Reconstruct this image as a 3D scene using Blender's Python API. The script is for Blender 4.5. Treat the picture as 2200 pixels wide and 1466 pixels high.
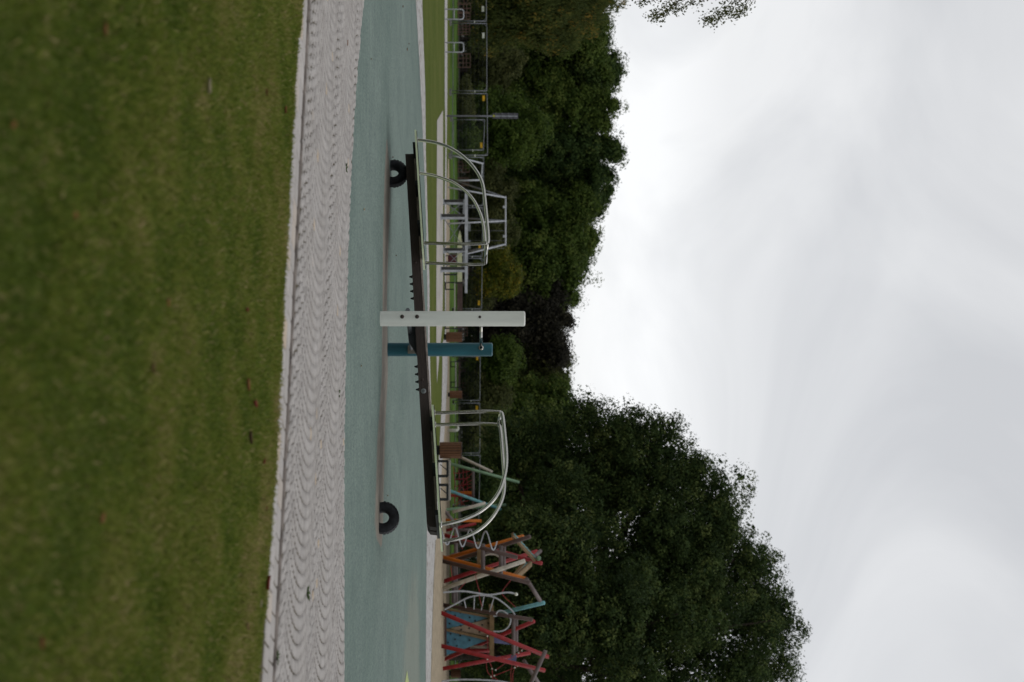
import bpy, math, random
import numpy as np
from mathutils import Vector, Matrix
random.seed(7); rng = np.random.default_rng(11)
sc = bpy.context.scene
for o in list(bpy.data.objects): bpy.data.objects.remove(o)

# ---------------------------------------------------------------- camera, sky, sun
F = 3055.0; H = 1.245; TH = math.atan(85 / F)
ct, st = math.cos(TH), math.sin(TH)
cd = bpy.data.cameras.new('camera'); cam = bpy.data.objects.new('camera', cd); sc.collection.objects.link(cam)
cd.sensor_width = 36; cd.lens = F * 36 / 2200; cd.clip_start = 0.1; cd.clip_end = 5000
cam.matrix_world = Matrix(((0, -1, 0, 0), (-st, 0, -ct, 0), (ct, 0, -st, H), (0, 0, 0, 1)))   # camera held upright (portrait)
cd.dof.use_dof = True; cd.dof.focus_distance = 20.5; cd.dof.aperture_fstop = 1.8
sc.camera = cam
sc.view_settings.view_transform = 'Standard'; sc.view_settings.look = 'None'
sc.view_settings.exposure = 0.0; sc.view_settings.gamma = 1
sc.render.engine = 'CYCLES'

W = bpy.data.worlds.new('World'); sc.world = W; W.use_nodes = True
nt = W.node_tree; nt.nodes.clear(); L = nt.links.new
def wn(t, **k):
    n = nt.nodes.new(t)
    for a, b in k.items(): setattr(n, a, b)
    return n
def wm(op, a, b=None, c=None, clamp=False):
    n = wn('ShaderNodeMath', operation=op, use_clamp=clamp)
    for i, v in enumerate((a, b, c)):
        if v is None: continue
        if isinstance(v, (int, float)): n.inputs[i].default_value = v
        else: L(v, n.inputs[i])
    return n.outputs[0]
SUN_EL, SUN_AZ = 50, 75     # azimuth from +Y towards +X
sky = wn('ShaderNodeTexSky', sky_type='NISHITA'); sky.sun_disc = False
sky.sun_elevation = math.radians(SUN_EL); sky.sun_rotation = math.radians(SUN_AZ)
tc = wn('ShaderNodeTexCoord'); sp = wn('ShaderNodeSeparateXYZ'); L(tc.outputs['Generated'], sp.inputs[0])
zz = wm('MAXIMUM', sp.outputs[2], 0.0)
den = wm('ADD', zz, 0.30)
cx = wm('DIVIDE', sp.outputs[0], den); cy = wm('DIVIDE', sp.outputs[1], den)
cb = wn('ShaderNodeCombineXYZ'); L(cx, cb.inputs[0]); L(cy, cb.inputs[1])
n1 = wn('ShaderNodeTexNoise'); n1.inputs['Scale'].default_value = 1.15; n1.inputs['Detail'].default_value = 6; n1.inputs['Roughness'].default_value = .5; n1.inputs['Distortion'].default_value = .9
mp = wn('ShaderNodeMapping'); mp.inputs['Location'].default_value = (5.1, 2.9, 0); mp.inputs['Rotation'].default_value = (0, 0, .9); mp.inputs['Scale'].default_value = (1.5, 1.0, 1)
L(cb.outputs[0], mp.inputs[0]); L(mp.outputs[0], n1.inputs['Vector'])
rp = wn('ShaderNodeValToRGB'); L(n1.outputs[0], rp.inputs[0])
rp.color_ramp.elements[0].position = .37; rp.color_ramp.elements[0].color = (.67, .68, .70, 1)
rp.color_ramp.elements[1].position = .62; rp.color_ramp.elements[1].color = (.885, .89, .897, 1)
# brighter thin cloud low over the wood, duller higher up
r2 = wn('ShaderNodeValToRGB'); L(zz, r2.inputs[0])
e = r2.color_ramp.elements; e[0].position = 0.0; e[0].color = (1.08, 1.08, 1.07, 1); e[1].position = 1; e[1].color = (1.0, 1.0, 1.0, 1)
for p, v in ((.07, 1.12), (.10, 1.20), (.13, 1.19), (.175, 1.05), (.34, .98)):
    q = e.new(p); q.color = (v, v, v, 1)
mx = wn('ShaderNodeMix', data_type='RGBA', blend_type='MULTIPLY'); mx.inputs[0].default_value = 1
L(rp.outputs[0], mx.inputs[6]); L(r2.outputs[0], mx.inputs[7])
b1 = wn('ShaderNodeBackground'); L(mx.outputs[2], b1.inputs[0]); b1.inputs[1].default_value = .98
b2 = wn('ShaderNodeBackground'); L(sky.outputs[0], b2.inputs[0]); b2.inputs[1].default_value = .1
ms = wn('ShaderNodeMixShader'); ms.inputs[0].default_value = .93; L(b2.outputs[0], ms.inputs[1]); L(b1.outputs[0], ms.inputs[2])
wo = wn('ShaderNodeOutputWorld'); L(ms.outputs[0], wo.inputs[0])
sd = bpy.data.lights.new('sun', 'SUN'); so = bpy.data.objects.new('sun', sd); sc.collection.objects.link(so)
sd.energy = .6; sd.angle = math.radians(30); sd.color = (1, .97, .93)
az, el = math.radians(SUN_AZ), math.radians(SUN_EL)
dv = Vector((math.sin(az) * math.cos(el), math.cos(az) * math.cos(el), math.sin(el)))
so.rotation_euler = dv.to_track_quat('Z', 'Y').to_euler()

# ---------------------------------------------------------------- helpers
def ray(x, y):
    return np.array([y - 733, -(x - 1100) * st + F * ct, (x - 1100) * ct + F * st])
def gr(x, y, z=0.0):                       # the point of the ground seen there
    d = ray(x, y); t = (z - H) / d[2]
    return (d[0] * t, d[1] * t)
def at(x, y, D):                           # the point at distance D (metres away along Y)
    d = ray(x, y); t = D / d[1]
    return np.array([d[0] * t, D, H + d[2] * t])

MATS = {}
def mat(name, col, rough=.8, metal=0, var=.12, scale=8, bump=.0, bscale=60, col2=None, spec=.3, stretch=None, coat=0):
    if name in MATS: return MATS[name]
    m = bpy.data.materials.new(name); m.use_nodes = True; n = m.node_tree.nodes; l = m.node_tree.links.new
    b = n['Principled BSDF']; b.inputs['Roughness'].default_value = rough; b.inputs['Metallic'].default_value = metal
    b.inputs['Specular IOR Level'].default_value = spec
    if coat: b.inputs['Coat Weight'].default_value = coat
    t = n.new('ShaderNodeTexCoord'); v = t.outputs['Object']
    if stretch:
        mpn = n.new('ShaderNodeMapping'); mpn.inputs['Scale'].default_value = stretch; l(v, mpn.inputs[0]); v = mpn.outputs[0]
    no = n.new('ShaderNodeTexNoise'); no.inputs['Scale'].default_value = scale; no.inputs['Detail'].default_value = 6; l(v, no.inputs[0])
    cr = n.new('ShaderNodeValToRGB'); l(no.outputs[0], cr.inputs[0])
    c2 = col2 or tuple(min(1, c * (1 + var * 1.6)) for c in col)
    c1 = tuple(c * (1 - var * 1.6) for c in col) if not col2 else col
    cr.color_ramp.elements[0].position = .35; cr.color_ramp.elements[0].color = (*c1, 1)
    cr.color_ramp.elements[1].position = .65; cr.color_ramp.elements[1].color = (*c2, 1)
    l(cr.outputs[0], b.inputs['Base Color'])
    if bump:
        n2 = n.new('ShaderNodeTexNoise'); n2.inputs['Scale'].default_value = bscale; n2.inputs['Detail'].default_value = 4; l(v, n2.inputs[0])
        bp = n.new('ShaderNodeBump'); bp.inputs['Strength'].default_value = bump; bp.inputs['Distance'].default_value = .02
        l(n2.outputs[0], bp.inputs['Height']); l(bp.outputs[0], b.inputs['Normal'])
    MATS[name] = m; return m

class MB:
    def __init__(s): s.v = []; s.f = []; s.sm = []; s.mi = []
    def add(s, vs, fs, smooth=False, mi=0):
        o = len(s.v); s.v += [tuple(map(float, p)) for p in vs]
        for f in fs: s.f.append(tuple(i + o for i in f)); s.sm.append(smooth); s.mi.append(mi)
        return s
    def box(s, c, d, ax=None, mi=0):
        c = Vector(c); A = ax or (Vector((1, 0, 0)), Vector((0, 1, 0)), Vector((0, 0, 1)))
        A = [Vector(a) * (k / 2) for a, k in zip(A, d)]
        vs = [c + A[0] * i + A[1] * j + A[2] * k for i in (-1, 1) for j in (-1, 1) for k in (-1, 1)]
        return s.add(vs, [(0, 1, 3, 2), (4, 6, 7, 5), (0, 4, 5, 1), (2, 3, 7, 6), (0, 2, 6, 4), (1, 5, 7, 3)], mi=mi)
    def bar(s, a, b, w, t, up=(0, 0, 1)):      # square-section bar
        a, b = Vector(a), Vector(b); d = b - a; ln = d.length; d.normalize(); up = Vector(up)
        if abs(d.dot(up)) > .98: up = Vector((0, 1, 0))
        x = d.cross(up).normalized(); z = x.cross(d)
        return s.box((a + b) / 2, (ln, w, t), (d, x, z))
    def tube(s, pts, r, n=10, r2=None, cap=True, mi=0):
        P = [Vector(p) for p in pts]; m = len(P); r2 = r if r2 is None else r2
        T = [((P[min(i + 1, m - 1)] - P[max(i - 1, 0)]).normalized()) for i in range(m)]
        u = Vector((0, 0, 1)) if abs(T[0].z) < .9 else Vector((0, 1, 0))
        u = (u - T[0] * u.dot(T[0])).normalized(); vs = []
        for i in range(m):
            u = (u - T[i] * u.dot(T[i])).normalized(); w = T[i].cross(u)
            rr = r + (r2 - r) * i / max(1, m - 1)
            for k in range(n):
                a = 2 * math.pi * k / n; vs.append(P[i] + (u * math.cos(a) + w * math.sin(a)) * rr)
        fs = [(i * n + k, i * n + (k + 1) % n, (i + 1) * n + (k + 1) % n, (i + 1) * n + k) for i in range(m - 1) for k in range(n)]
        s.add(vs, fs, True, mi)
        if cap:
            o = len(s.v) - m * n
            s.f.append(tuple(o + k for k in range(n))[::-1]); s.sm.append(False); s.mi.append(mi)
            s.f.append(tuple(o + (m - 1) * n + k for k in range(n))); s.sm.append(False); s.mi.append(mi)
        return s
    def prism(s, poly, vec, mi=0):
        n = len(poly); vec = Vector(vec); vs = [Vector(p) for p in poly] + [Vector(p) + vec for p in poly]
        return s.add(vs, [tuple(range(n))[::-1], tuple(range(n, 2 * n))] + [(i, (i + 1) % n, n + (i + 1) % n, n + i) for i in range(n)], mi=mi)
    def lathe(s, prof, c, ax, n=32, closed=False, mi=0):   # profile (radius, along axis)
        c = Vector(c); ax = Vector(ax).normalized(); u = ax.orthogonal().normalized(); w = ax.cross(u); m = len(prof)
        vs = [c + ax * z + (u * math.cos(2 * math.pi * k / n) + w * math.sin(2 * math.pi * k / n)) * r for r, z in prof for k in range(n)]
        rg = m if closed else m - 1
        return s.add(vs, [(i * n + k, i * n + (k + 1) % n, ((i + 1) % m) * n + (k + 1) % n, ((i + 1) % m) * n + k) for i in range(rg) for k in range(n)], True, mi)
    def build(s, name, mats, parent=None):
        me = bpy.data.meshes.new(name); off = Vector((0, 0, 0)); p = parent
        while p: off += p.location; p = p.parent
        me.from_pydata([tuple(Vector(v) - off) for v in s.v], [], s.f); me.update()
        me.polygons.foreach_set('use_smooth', s.sm); me.polygons.foreach_set('material_index', s.mi)
        for m in (mats if isinstance(mats, (list, tuple)) else [mats]): me.materials.append(m)
        o = bpy.data.objects.new(name, me); sc.collection.objects.link(o)
        if parent: o.parent = parent
        return o

def tag(o, label, cat, group=None):
    o['label'] = label; o['category'] = cat
    if group: o['group'] = group
    return o
def thing(name, label, cat, loc, group=None):
    o = bpy.data.objects.new(name, None); sc.collection.objects.link(o); o.location = loc; o.empty_display_size = .2
    return tag(o, label, cat, group)
def struct(o): o['kind'] = 'structure'; return o

def npmesh(name, V, Fc, m, attr=None, parent=None, smooth=False, k=4):
    """fast mesh of all-quads (k=4) or all-tris (k=3)"""
    me = bpy.data.meshes.new(name); nF = len(Fc); V = np.asarray(V, float)
    off = Vector((0, 0, 0)); p = parent
    while p: off += p.location; p = p.parent
    V = V - np.array(off)
    me.vertices.add(len(V)); me.vertices.foreach_set('co', V.astype(np.float32).ravel())
    me.loops.add(nF * k); me.loops.foreach_set('vertex_index', np.asarray(Fc, np.int32).ravel())
    me.polygons.add(nF); me.polygons.foreach_set('loop_start', np.arange(0, nF * k, k, dtype=np.int32))
    me.polygons.foreach_set('loop_total', np.full(nF, k, np.int32)); me.update(calc_edges=True)
    if smooth: me.polygons.foreach_set('use_smooth', np.ones(nF, bool))
    for an, av in (attr or {}).items():
        a = me.attributes.new(an, 'FLOAT', 'POINT'); a.data.foreach_set('value', np.asarray(av, np.float32))
    me.materials.append(m); me.validate()
    o = bpy.data.objects.new(name, me); sc.collection.objects.link(o)
    if parent: o.parent = parent
    return o

# ---------------------------------------------------------------- materials
def nodes(name):
    m = bpy.data.materials.new(name); m.use_nodes = True; n = m.node_tree.nodes; l = m.node_tree.links.new
    return m, n, l, n['Principled BSDF']
def ramp(n, l, src, stops):
    c = n.new('ShaderNodeValToRGB'); l(src, c.inputs[0]); el = c.color_ramp.elements
    while len(el) > 1: el.remove(el[-1])
    el[0].position, el[0].color = stops[0][0], (*stops[0][1], 1)
    for p, q in stops[1:]:
        x = el.new(p); x.color = (*q, 1)
    return c.outputs[0]
def noise(n, l, vec, scale, detail=5, rough=.55, sc3=None):
    if sc3:
        q = n.new('ShaderNodeMapping'); q.inputs['Scale'].default_value = sc3; l(vec, q.inputs[0]); vec = q.outputs[0]
    t = n.new('ShaderNodeTexNoise'); t.inputs['Scale'].default_value = scale; t.inputs['Detail'].default_value = detail; t.inputs['Roughness'].default_value = rough
    l(vec, t.inputs[0]); return t.outputs[0]
def mixc(n, l, fac, a, b, mode='MIX'):
    x = n.new('ShaderNodeMix'); x.data_type = 'RGBA'; x.blend_type = mode
    for i, v in ((0, fac), (6, a), (7, b)):
        if isinstance(v, (int, float)): x.inputs[i].default_value = v
        elif isinstance(v, tuple): x.inputs[i].default_value = (*v, 1)
        else: l(v, x.inputs[i])
    return x.outputs[2]
def bump(n, l, b, h, s, d=.01):
    q = n.new('ShaderNodeBump'); q.inputs['Strength'].default_value = s; q.inputs['Distance'].default_value = d; l(h, q.inputs['Height']); l(q.outputs[0], b.inputs['Normal'])

def lawn_mat():
    m, n, l, b = nodes('lawn'); v = n.new('ShaderNodeTexCoord').outputs['Object']
    a = noise(n, l, v, .35, 6); c = noise(n, l, v, 5, 6, .7); f = noise(n, l, v, 60, 3, .7)
    c1 = ramp(n, l, a, [(.3, (.056, .082, .016)), (.55, (.092, .110, .028)), (.72, (.145, .128, .052))])
    c2 = ramp(n, l, c, [(.3, (.052, .078, .013)), (.5, (.090, .116, .024)), (.7, (.15, .142, .055))])
    x = mixc(n, l, .5, c1, c2); x = mixc(n, l, .6, x, ramp(n, l, f, [(.3, (.35, .35, .35)), (.7, (1.5, 1.5, 1.5))]), 'MULTIPLY')
    l(x, b.inputs['Base Color']); b.inputs['Roughness'].default_value = 1; b.inputs['Specular IOR Level'].default_value = .1
    bump(n, l, b, f, .5, .02); return m
def rubber_mat():
    m, n, l, b = nodes('rubber_granules'); v = n.new('ShaderNodeTexCoord').outputs['Object']
    big = noise(n, l, v, .22, 5); mid = noise(n, l, v, 1.6, 6, .7, (1, .35, 1)); g = noise(n, l, v, 110, 2, .8)
    c = ramp(n, l, big, [(.3, (.104, .148, .130)), (.7, (.140, .185, .165))])
    c = mixc(n, l, .5, c, ramp(n, l, mid, [(.3, (.72, .75, .76)), (.5, (1, 1, 1)), (.75, (1.25, 1.22, 1.2))]), 'MULTIPLY')
    c = mixc(n, l, .75, c, ramp(n, l, g, [(.25, (.45, .45, .45)), (.5, (1, 1, 1)), (.75, (1.6, 1.6, 1.6))]), 'MULTIPLY')
    fl = noise(n, l, v, 34, 4, .75, (1, .6, 1)); c = mixc(n, l, .8, c, ramp(n, l, fl, [(.32, (.45, .47, .48)), (.48, (1, 1, 1)), (.68, (1.55, 1.5, 1.45))]), 'MULTIPLY')
    st_ = noise(n, l, v, 2.6, 8, .8, (.25, 3.2, 1)); c = mixc(n, l, .7, c, ramp(n, l, st_, [(.30, (.68, .69, .70)), (.5, (1, 1, 1)), (.74, (1.42, 1.38, 1.3))]), 'MULTIPLY')
    sk = n.new('ShaderNodeTexVoronoi'); sk.inputs['Scale'].default_value = 2.3; l(v, sk.inputs['Vector'])
    c = mixc(n, l, ramp(n, l, sk.outputs['Distance'], [(.030, (1, 1, 1)), (.045, (0, 0, 0))]), c, (.03, .028, .02))
    # sandy wear to the right, grit
    at_ = n.new('ShaderNodeAttribute'); at_.attribute_name = 'wear'
    wn_ = noise(n, l, v, 3.2, 7, .75, (.5, 1.3, 1)); mm = n.new('ShaderNodeMath'); mm.operation = 'ADD'; l(at_.outputs['Fac'], mm.inputs[0]); l(wn_, mm.inputs[1])
    wf = ramp(n, l, mm.outputs[0], [(.98, (0, 0, 0)), (1.45, (.26, .26, .26))])
    c = mixc(n, l, wf, c, (.33, .30, .23))
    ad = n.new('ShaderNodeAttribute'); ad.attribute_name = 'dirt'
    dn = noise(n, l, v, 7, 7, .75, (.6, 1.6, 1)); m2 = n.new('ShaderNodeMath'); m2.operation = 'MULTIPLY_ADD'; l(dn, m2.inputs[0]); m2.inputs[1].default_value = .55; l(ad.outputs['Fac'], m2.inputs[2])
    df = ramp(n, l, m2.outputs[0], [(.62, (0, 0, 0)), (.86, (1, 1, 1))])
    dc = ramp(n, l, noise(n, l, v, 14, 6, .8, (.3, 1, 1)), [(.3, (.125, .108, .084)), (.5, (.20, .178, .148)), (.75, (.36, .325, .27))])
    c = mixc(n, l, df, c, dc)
    l(c, b.inputs['Base Color']); b.inputs['Roughness'].default_value = .9; b.inputs['Specular IOR Level'].default_value = .25
    bump(n, l, b, g, .35, .006); return m
def sett_mat(name, base, tint=True):
    m, n, l, b = nodes(name); v = n.new('ShaderNodeTexCoord').outputs['Object']
    a_ = n.new('ShaderNodeAttribute'); a_.attribute_name = 'tint'
    c = ramp(n, l, a_.outputs['Fac'], [(0, tuple(x * .74 for x in base)), (.5, base), (.93, tuple(x * 1.14 for x in base)), (1, (base[0] * 1.25, base[1] * 1.08, base[2] * .85))])
    g = noise(n, l, v, 160, 3, .8); s_ = noise(n, l, v, 2.2, 5, .6)
    c = mixc(n, l, .7, c, ramp(n, l, g, [(.3, (.62, .62, .62)), (.6, (1.12, 1.12, 1.12))]), 'MULTIPLY')
    c = mixc(n, l, .6, c, ramp(n, l, s_, [(.3, (.8, .78, .75)), (.7, (1.08, 1.08, 1.08))]), 'MULTIPLY')
    l(c, b.inputs['Base Color']); b.inputs['Roughness'].default_value = .85; b.inputs['Specular IOR Level'].default_value = .25
    bump(n, l, b, g, .4, .004); return m
def far_paving_mat():
    m, n, l, b = nodes('paving_far'); v = n.new('ShaderNodeTexCoord').outputs['Object']
    vo = n.new('ShaderNodeTexVoronoi'); vo.inputs['Scale'].default_value = 7; l(v, vo.inputs['Vector'])
    c = ramp(n, l, vo.outputs['Distance'], [(0, (.43, .42, .41)), (.6, (.40, .39, .38)), (.85, (.17, .15, .12))])
    c = mixc(n, l, .6, c, ramp(n, l, noise(n, l, v, 3, 6, .7), [(.28, (.35, .33, .3)), (.45, (1, 1, 1)), (.7, (1.08, 1.07, 1.06))]), 'MULTIPLY')
    l(c, b.inputs['Base Color']); b.inputs['Roughness'].default_value = .9; return m
def leaf_mat(name, cols, trans=.32):
    m, n, l, b = nodes(name); a_ = n.new('ShaderNodeAttribute'); a_.attribute_name = 'tint'
    k = len(cols) - 1; c = ramp(n, l, a_.outputs['Fac'], [(i / k, q) for i, q in enumerate(cols)])
    l(c, b.inputs['Base Color']); b.inputs['Roughness'].default_value = .75; b.inputs['Specular IOR Level'].default_value = .12
    tr = n.new('ShaderNodeBsdfTranslucent'); l(c, tr.inputs[0]); mxs = n.new('ShaderNodeMixShader'); mxs.inputs[0].default_value = trans
    l(b.outputs[0], mxs.inputs[1]); l(tr.outputs[0], mxs.inputs[2]); l(mxs.outputs[0], n['Material Output'].inputs[0]); return m

def nosheen(m): m.node_tree.nodes['Principled BSDF'].inputs['Specular IOR Level'].default_value = .02; return m
LAWN = nosheen(lawn_mat()); RUB = rubber_mat(); SETT = sett_mat('granite_setts', (.385, .362, .345)); FPAV = far_paving_mat()
SAND = mat('sand', (.30, .25, .18), .95, scale=3, var=.16, bump=.4, bscale=20)
FLAG = mat('pale_gravel', (.37, .35, .32), .95, scale=2, var=.1, bump=.2, bscale=30)
STEEL = mat('brushed_steel', (.40, .395, .365), .09, 1, var=.05, scale=30)
GALV = mat('galvanised_steel', (.17, .18, .195), .5, .6, var=.12, scale=5)
GALVL = mat('pale_galvanised_steel', (.40, .42, .45), .5, .3, var=.1, scale=5)
WIRE = mat('dull_wire', (.05, .055, .06), .7)
DARKM = mat('dark_metal', (.028, .032, .036), .5, .3)
BLACK = mat('black_rubber', (.012, .013, .016), .7, var=.25, scale=20, bump=.3, bscale=90)
WHITEP = mat('white_painted_wood', (.66, .67, .62), .5, var=.06, scale=2.5, bump=.12, bscale=25, stretch=(3, 3, .4), spec=.3)
TEALP = mat('teal_painted_wood', (.016, .098, .128), .42, var=.14, scale=3, bump=.12, bscale=25, stretch=(3, 3, .4), spec=.35)
PALEG = mat('pale_green_board', (.56, .63, .42), .55, var=.06, scale=6, spec=.3)
CAPD = mat('bolt_cap', (.05, .035, .03), .4)
def wood_mat(name, a, c_, rough=.65):
    m, n, l, b = nodes(name); v = n.new('ShaderNodeTexCoord').outputs['Object']
    w = n.new('ShaderNodeTexWave'); w.inputs['Scale'].default_value = 6; w.inputs['Distortion'].default_value = 7; w.inputs['Detail'].default_value = 3; w.bands_direction = 'Z'
    q = n.new('ShaderNodeMapping'); q.inputs['Scale'].default_value = (.5, .5, 3.2); l(v, q.inputs[0]); l(q.outputs[0], w.inputs[0])
    c = ramp(n, l, w.outputs[0], [(0, a), (1, c_)])
    c = mixc(n, l, .5, c, ramp(n, l, noise(n, l, v, 9, 6, .7, (.3, 1, 2)), [(.3, (.6, .6, .6)), (.7, (1.25, 1.25, 1.25))]), 'MULTIPLY')
    l(c, b.inputs['Base Color']); b.inputs['Roughness'].default_value = rough; b.inputs['Specular IOR Level'].default_value = .25; return m
BEAMW = wood_mat('dark_stained_timber', (.030, .022, .019), (.066, .050, .044)); MATS['beam'] = BEAMW
BEAMT = mat('worn_timber_top', (.30, .25, .22), .7, var=.15, scale=12)
def paint(name, c): return mat(name, c, .5, var=.12, scale=4, bump=.1, bscale=20, spec=.3)
RED = paint('red_paint', (.25, .016, .018)); ORA = paint('orange_paint', (.46, .125, .008)); BRN = paint('brown_stain', (.075, .045, .037))
CRM = paint('cream_paint', (.46, .42, .35)); GRY = paint('grey_timber', (.125, .10, .097)); GRN = paint('sage_paint', (.17, .28, .17))
CYA = paint('light_teal_paint', (.13, .32, .34)); BLU = paint('blue_panel', (.07, .19, .26)); TAN = paint('tan_panel', (.32, .24, .17))
PUR = paint('blue_violet_panel', (.12, .13, .25)); YEL = paint('yellow_plastic', (.62, .36, .015)); WHT = paint('white_plastic', (.55, .57, .5))
PLK = paint('plank_timber', (.19, .125, .06)); SLAT = wood_mat('slat_timber', (.10, .045, .022), (.17, .08, .04)); FRM = paint('weathered_frame', (.13, .075, .055))
ROPE = paint('red_rope', (.30, .03, .035)); MAR = paint('maroon_paint', (.055, .008, .010)); LIM = paint('pale_yellow_board', (.55, .56, .36))
BARK = mat('bark', (.045, .035, .026), .95, var=.25, scale=6, bump=.6, bscale=12)
BIRCHB = mat('birch_bark', (.30, .28, .25), .9, var=.3, scale=4)

# ---------------------------------------------------------------- the ground and its surfaces
# the floor of the wood and lawns: one sheet to the horizon
g = MB(); g.add([(-1500, -60, 0), (1500, -60, 0), (1500, 3000, 0), (-1500, 3000, 0)], [(0, 1, 2, 3)]); o = g.build('lawn', LAWN); struct(o)

def curve(px):            # boundary given as points on the ground, X -> Y with straight ends
    P = np.array(sorted(gr(x, y) for x, y in px)); X, Y = P[:, 0], P[:, 1]
    s0 = (Y[1] - Y[0]) / (X[1] - X[0]); s1 = (Y[-1] - Y[-2]) / (X[-1] - X[-2])
    def f(x):
        x = np.asarray(x, float); y = np.interp(x, X, Y)
        y = np.where(x < X[0], Y[0] + (x - X[0]) * s0, y); return np.where(x > X[-1], Y[-1] + (x - X[-1]) * s1, y)
    return f
def fitcurve(px, deg=2):
    P = np.array([gr(x, y) for x, y in px]); c = np.polyfit(P[:, 0], P[:, 1], deg); return lambda x: np.polyval(c, x)
grass_px = ([(647, 0), (635, 100), (628, 240), (619, 400), (611, 550), (602, 700), (594, 850), (587, 1000), (583, 1100), (574, 1230), (566, 1290), (555, 1390), (551, 1466)]); grass_edge = fitcurve(grass_px, 4)
kerb_in = fitcurve([(661, 0), (650, 117), (639, 355), (621, 700), (609, 945), (605, 1082), (601, 1148), (590, 1298), (579, 1448)], 2)
rub_near = fitcurve([(778, 0), (768.6, 82), (762, 177), (756, 259), (752, 341), (740, 700), (737, 864), (734.6, 1027), (733, 1175), (734, 1311), (736, 1448)], 3)
rub_far = fitcurve([(891, 0), (899, 109), (906, 218), (908.7, 300), (913.7, 468), (916, 605), (918, 740), (918.5, 900), (917.5, 1050), (916.6, 1146), (914.8, 1290), (914, 1448)], 3)
def clampx(f, a, b):      # hold the fitted curves sensible outside the view
    def g_(x):
        x = np.asarray(x, float); xc = np.clip(x, a, b); h_ = .05
        sl = np.where(x < a, (f(a + h_) - f(a)) / h_, np.where(x > b, (f(b) - f(b - h_)) / h_, 0)); return f(xc) + np.clip(sl, -.8, .8) * (x - xc)
    return g_
kerb_in = clampx(kerb_in, -3.2, 2.4); grass_edge = clampx(grass_edge, -2.6, 2.0); rub_near = clampx(rub_near, -3.9, 3.4); rub_far = clampx(rub_far, -7.6, 9)

# soft play surface, a fine grid carrying 'dirt' (the worn sandy channel under the seesaw) and 'wear'
nx, ny = 520, 340
xs = np.linspace(-13, 16, nx); tt = np.linspace(0, 1, ny)
Y0, Y1 = rub_near(xs), rub_far(xs)
VX = np.repeat(xs[:, None], ny, 1); VY = Y0[:, None] + (Y1 - Y0)[:, None] * (tt[None, :] ** 1.25)
wob = .012 * np.sin(xs * 41) + .012 * np.sin(xs * 67 + 2) + .008 * np.sin(xs * 143)
VY[:, 0] += wob
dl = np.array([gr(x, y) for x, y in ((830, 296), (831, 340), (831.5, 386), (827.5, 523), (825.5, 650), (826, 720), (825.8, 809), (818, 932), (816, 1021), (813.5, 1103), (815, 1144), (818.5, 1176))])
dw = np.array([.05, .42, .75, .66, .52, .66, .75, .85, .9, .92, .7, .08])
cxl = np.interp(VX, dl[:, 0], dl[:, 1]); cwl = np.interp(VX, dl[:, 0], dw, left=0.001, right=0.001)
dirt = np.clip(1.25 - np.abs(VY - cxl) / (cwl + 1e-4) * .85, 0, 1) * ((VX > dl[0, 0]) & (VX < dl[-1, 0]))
wear = np.clip((VX - 2.5) / 4, 0, 1) * np.exp(-((VY - 29) / 6) ** 2) * .8 + .25 * np.exp(-((VX - 4) / 2.5) ** 2 - ((VY - 19) / 1.2) ** 2)
VZ = np.full_like(VX, .008) + .004 * np.sin(VX * 1.3) * np.cos(VY * .9) * 0
V = np.stack([VX, VY, VZ], -1).reshape(-1, 3)
ii = (np.arange(nx - 1)[:, None] * ny + np.arange(ny - 1)[None]).ravel()
Fq = np.stack([ii, ii + ny, ii + ny + 1, ii + 1], 1)
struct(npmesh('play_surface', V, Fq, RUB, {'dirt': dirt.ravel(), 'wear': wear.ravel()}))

def flat(name, poly, m, z):
    b = MB(); b.add([(x, y, z) for x, y in poly], [tuple(range(len(poly)))]); return struct(b.build(name, m))
def band(name, f0, f1, x0, x1, m, z, n=120, jit=0):
    X = np.linspace(x0, x1, n); A = f0(X) + (rng.normal(0, jit, n) if jit else 0); B = f1(X) + (rng.normal(0, jit, n) if jit else 0)
    V = np.concatenate([np.stack([X, A, np.full(n, z)], 1), np.stack([X, B, np.full(n, z)], 1)]); i = np.arange(n - 1)
    return struct(npmesh(name, V, np.stack([i, i + 1, n + i + 1, n + i], 1), m))
JOINT = mat('mossy_joint_grit', (.050, .040, .018), .95, scale=3, col2=(.10, .082, .045), bump=.4, bscale=60)
band('kerb_bed', lambda x: grass_edge(x) - .02, lambda x: kerb_in(x) + .08, -9, 9, JOINT, .004, 240)
X_ = np.linspace(-9, 9, 240); A_ = kerb_in(X_) + .02; B_ = rub_near(X_) + .01
def row_(y, z): return np.stack([X_, y, np.full(240, z)], 1)
i_ = np.arange(239); q_ = np.stack([i_, i_ + 1, 241 + i_, 240 + i_], 1)
DKJ = mat('damp_joint', (.22, .19, .17), .95, scale=6, var=.3)
struct(npmesh('paving_bed', np.concatenate([row_(A_, .018), row_(B_, .018)]), q_, JOINT))
struct(npmesh('paving_step', np.concatenate([row_(A_ - .001, .0), row_(A_ - .001, .022), row_(A_ + .03, .0225)]), np.concatenate([q_, q_ + 240]), DKJ))

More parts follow.
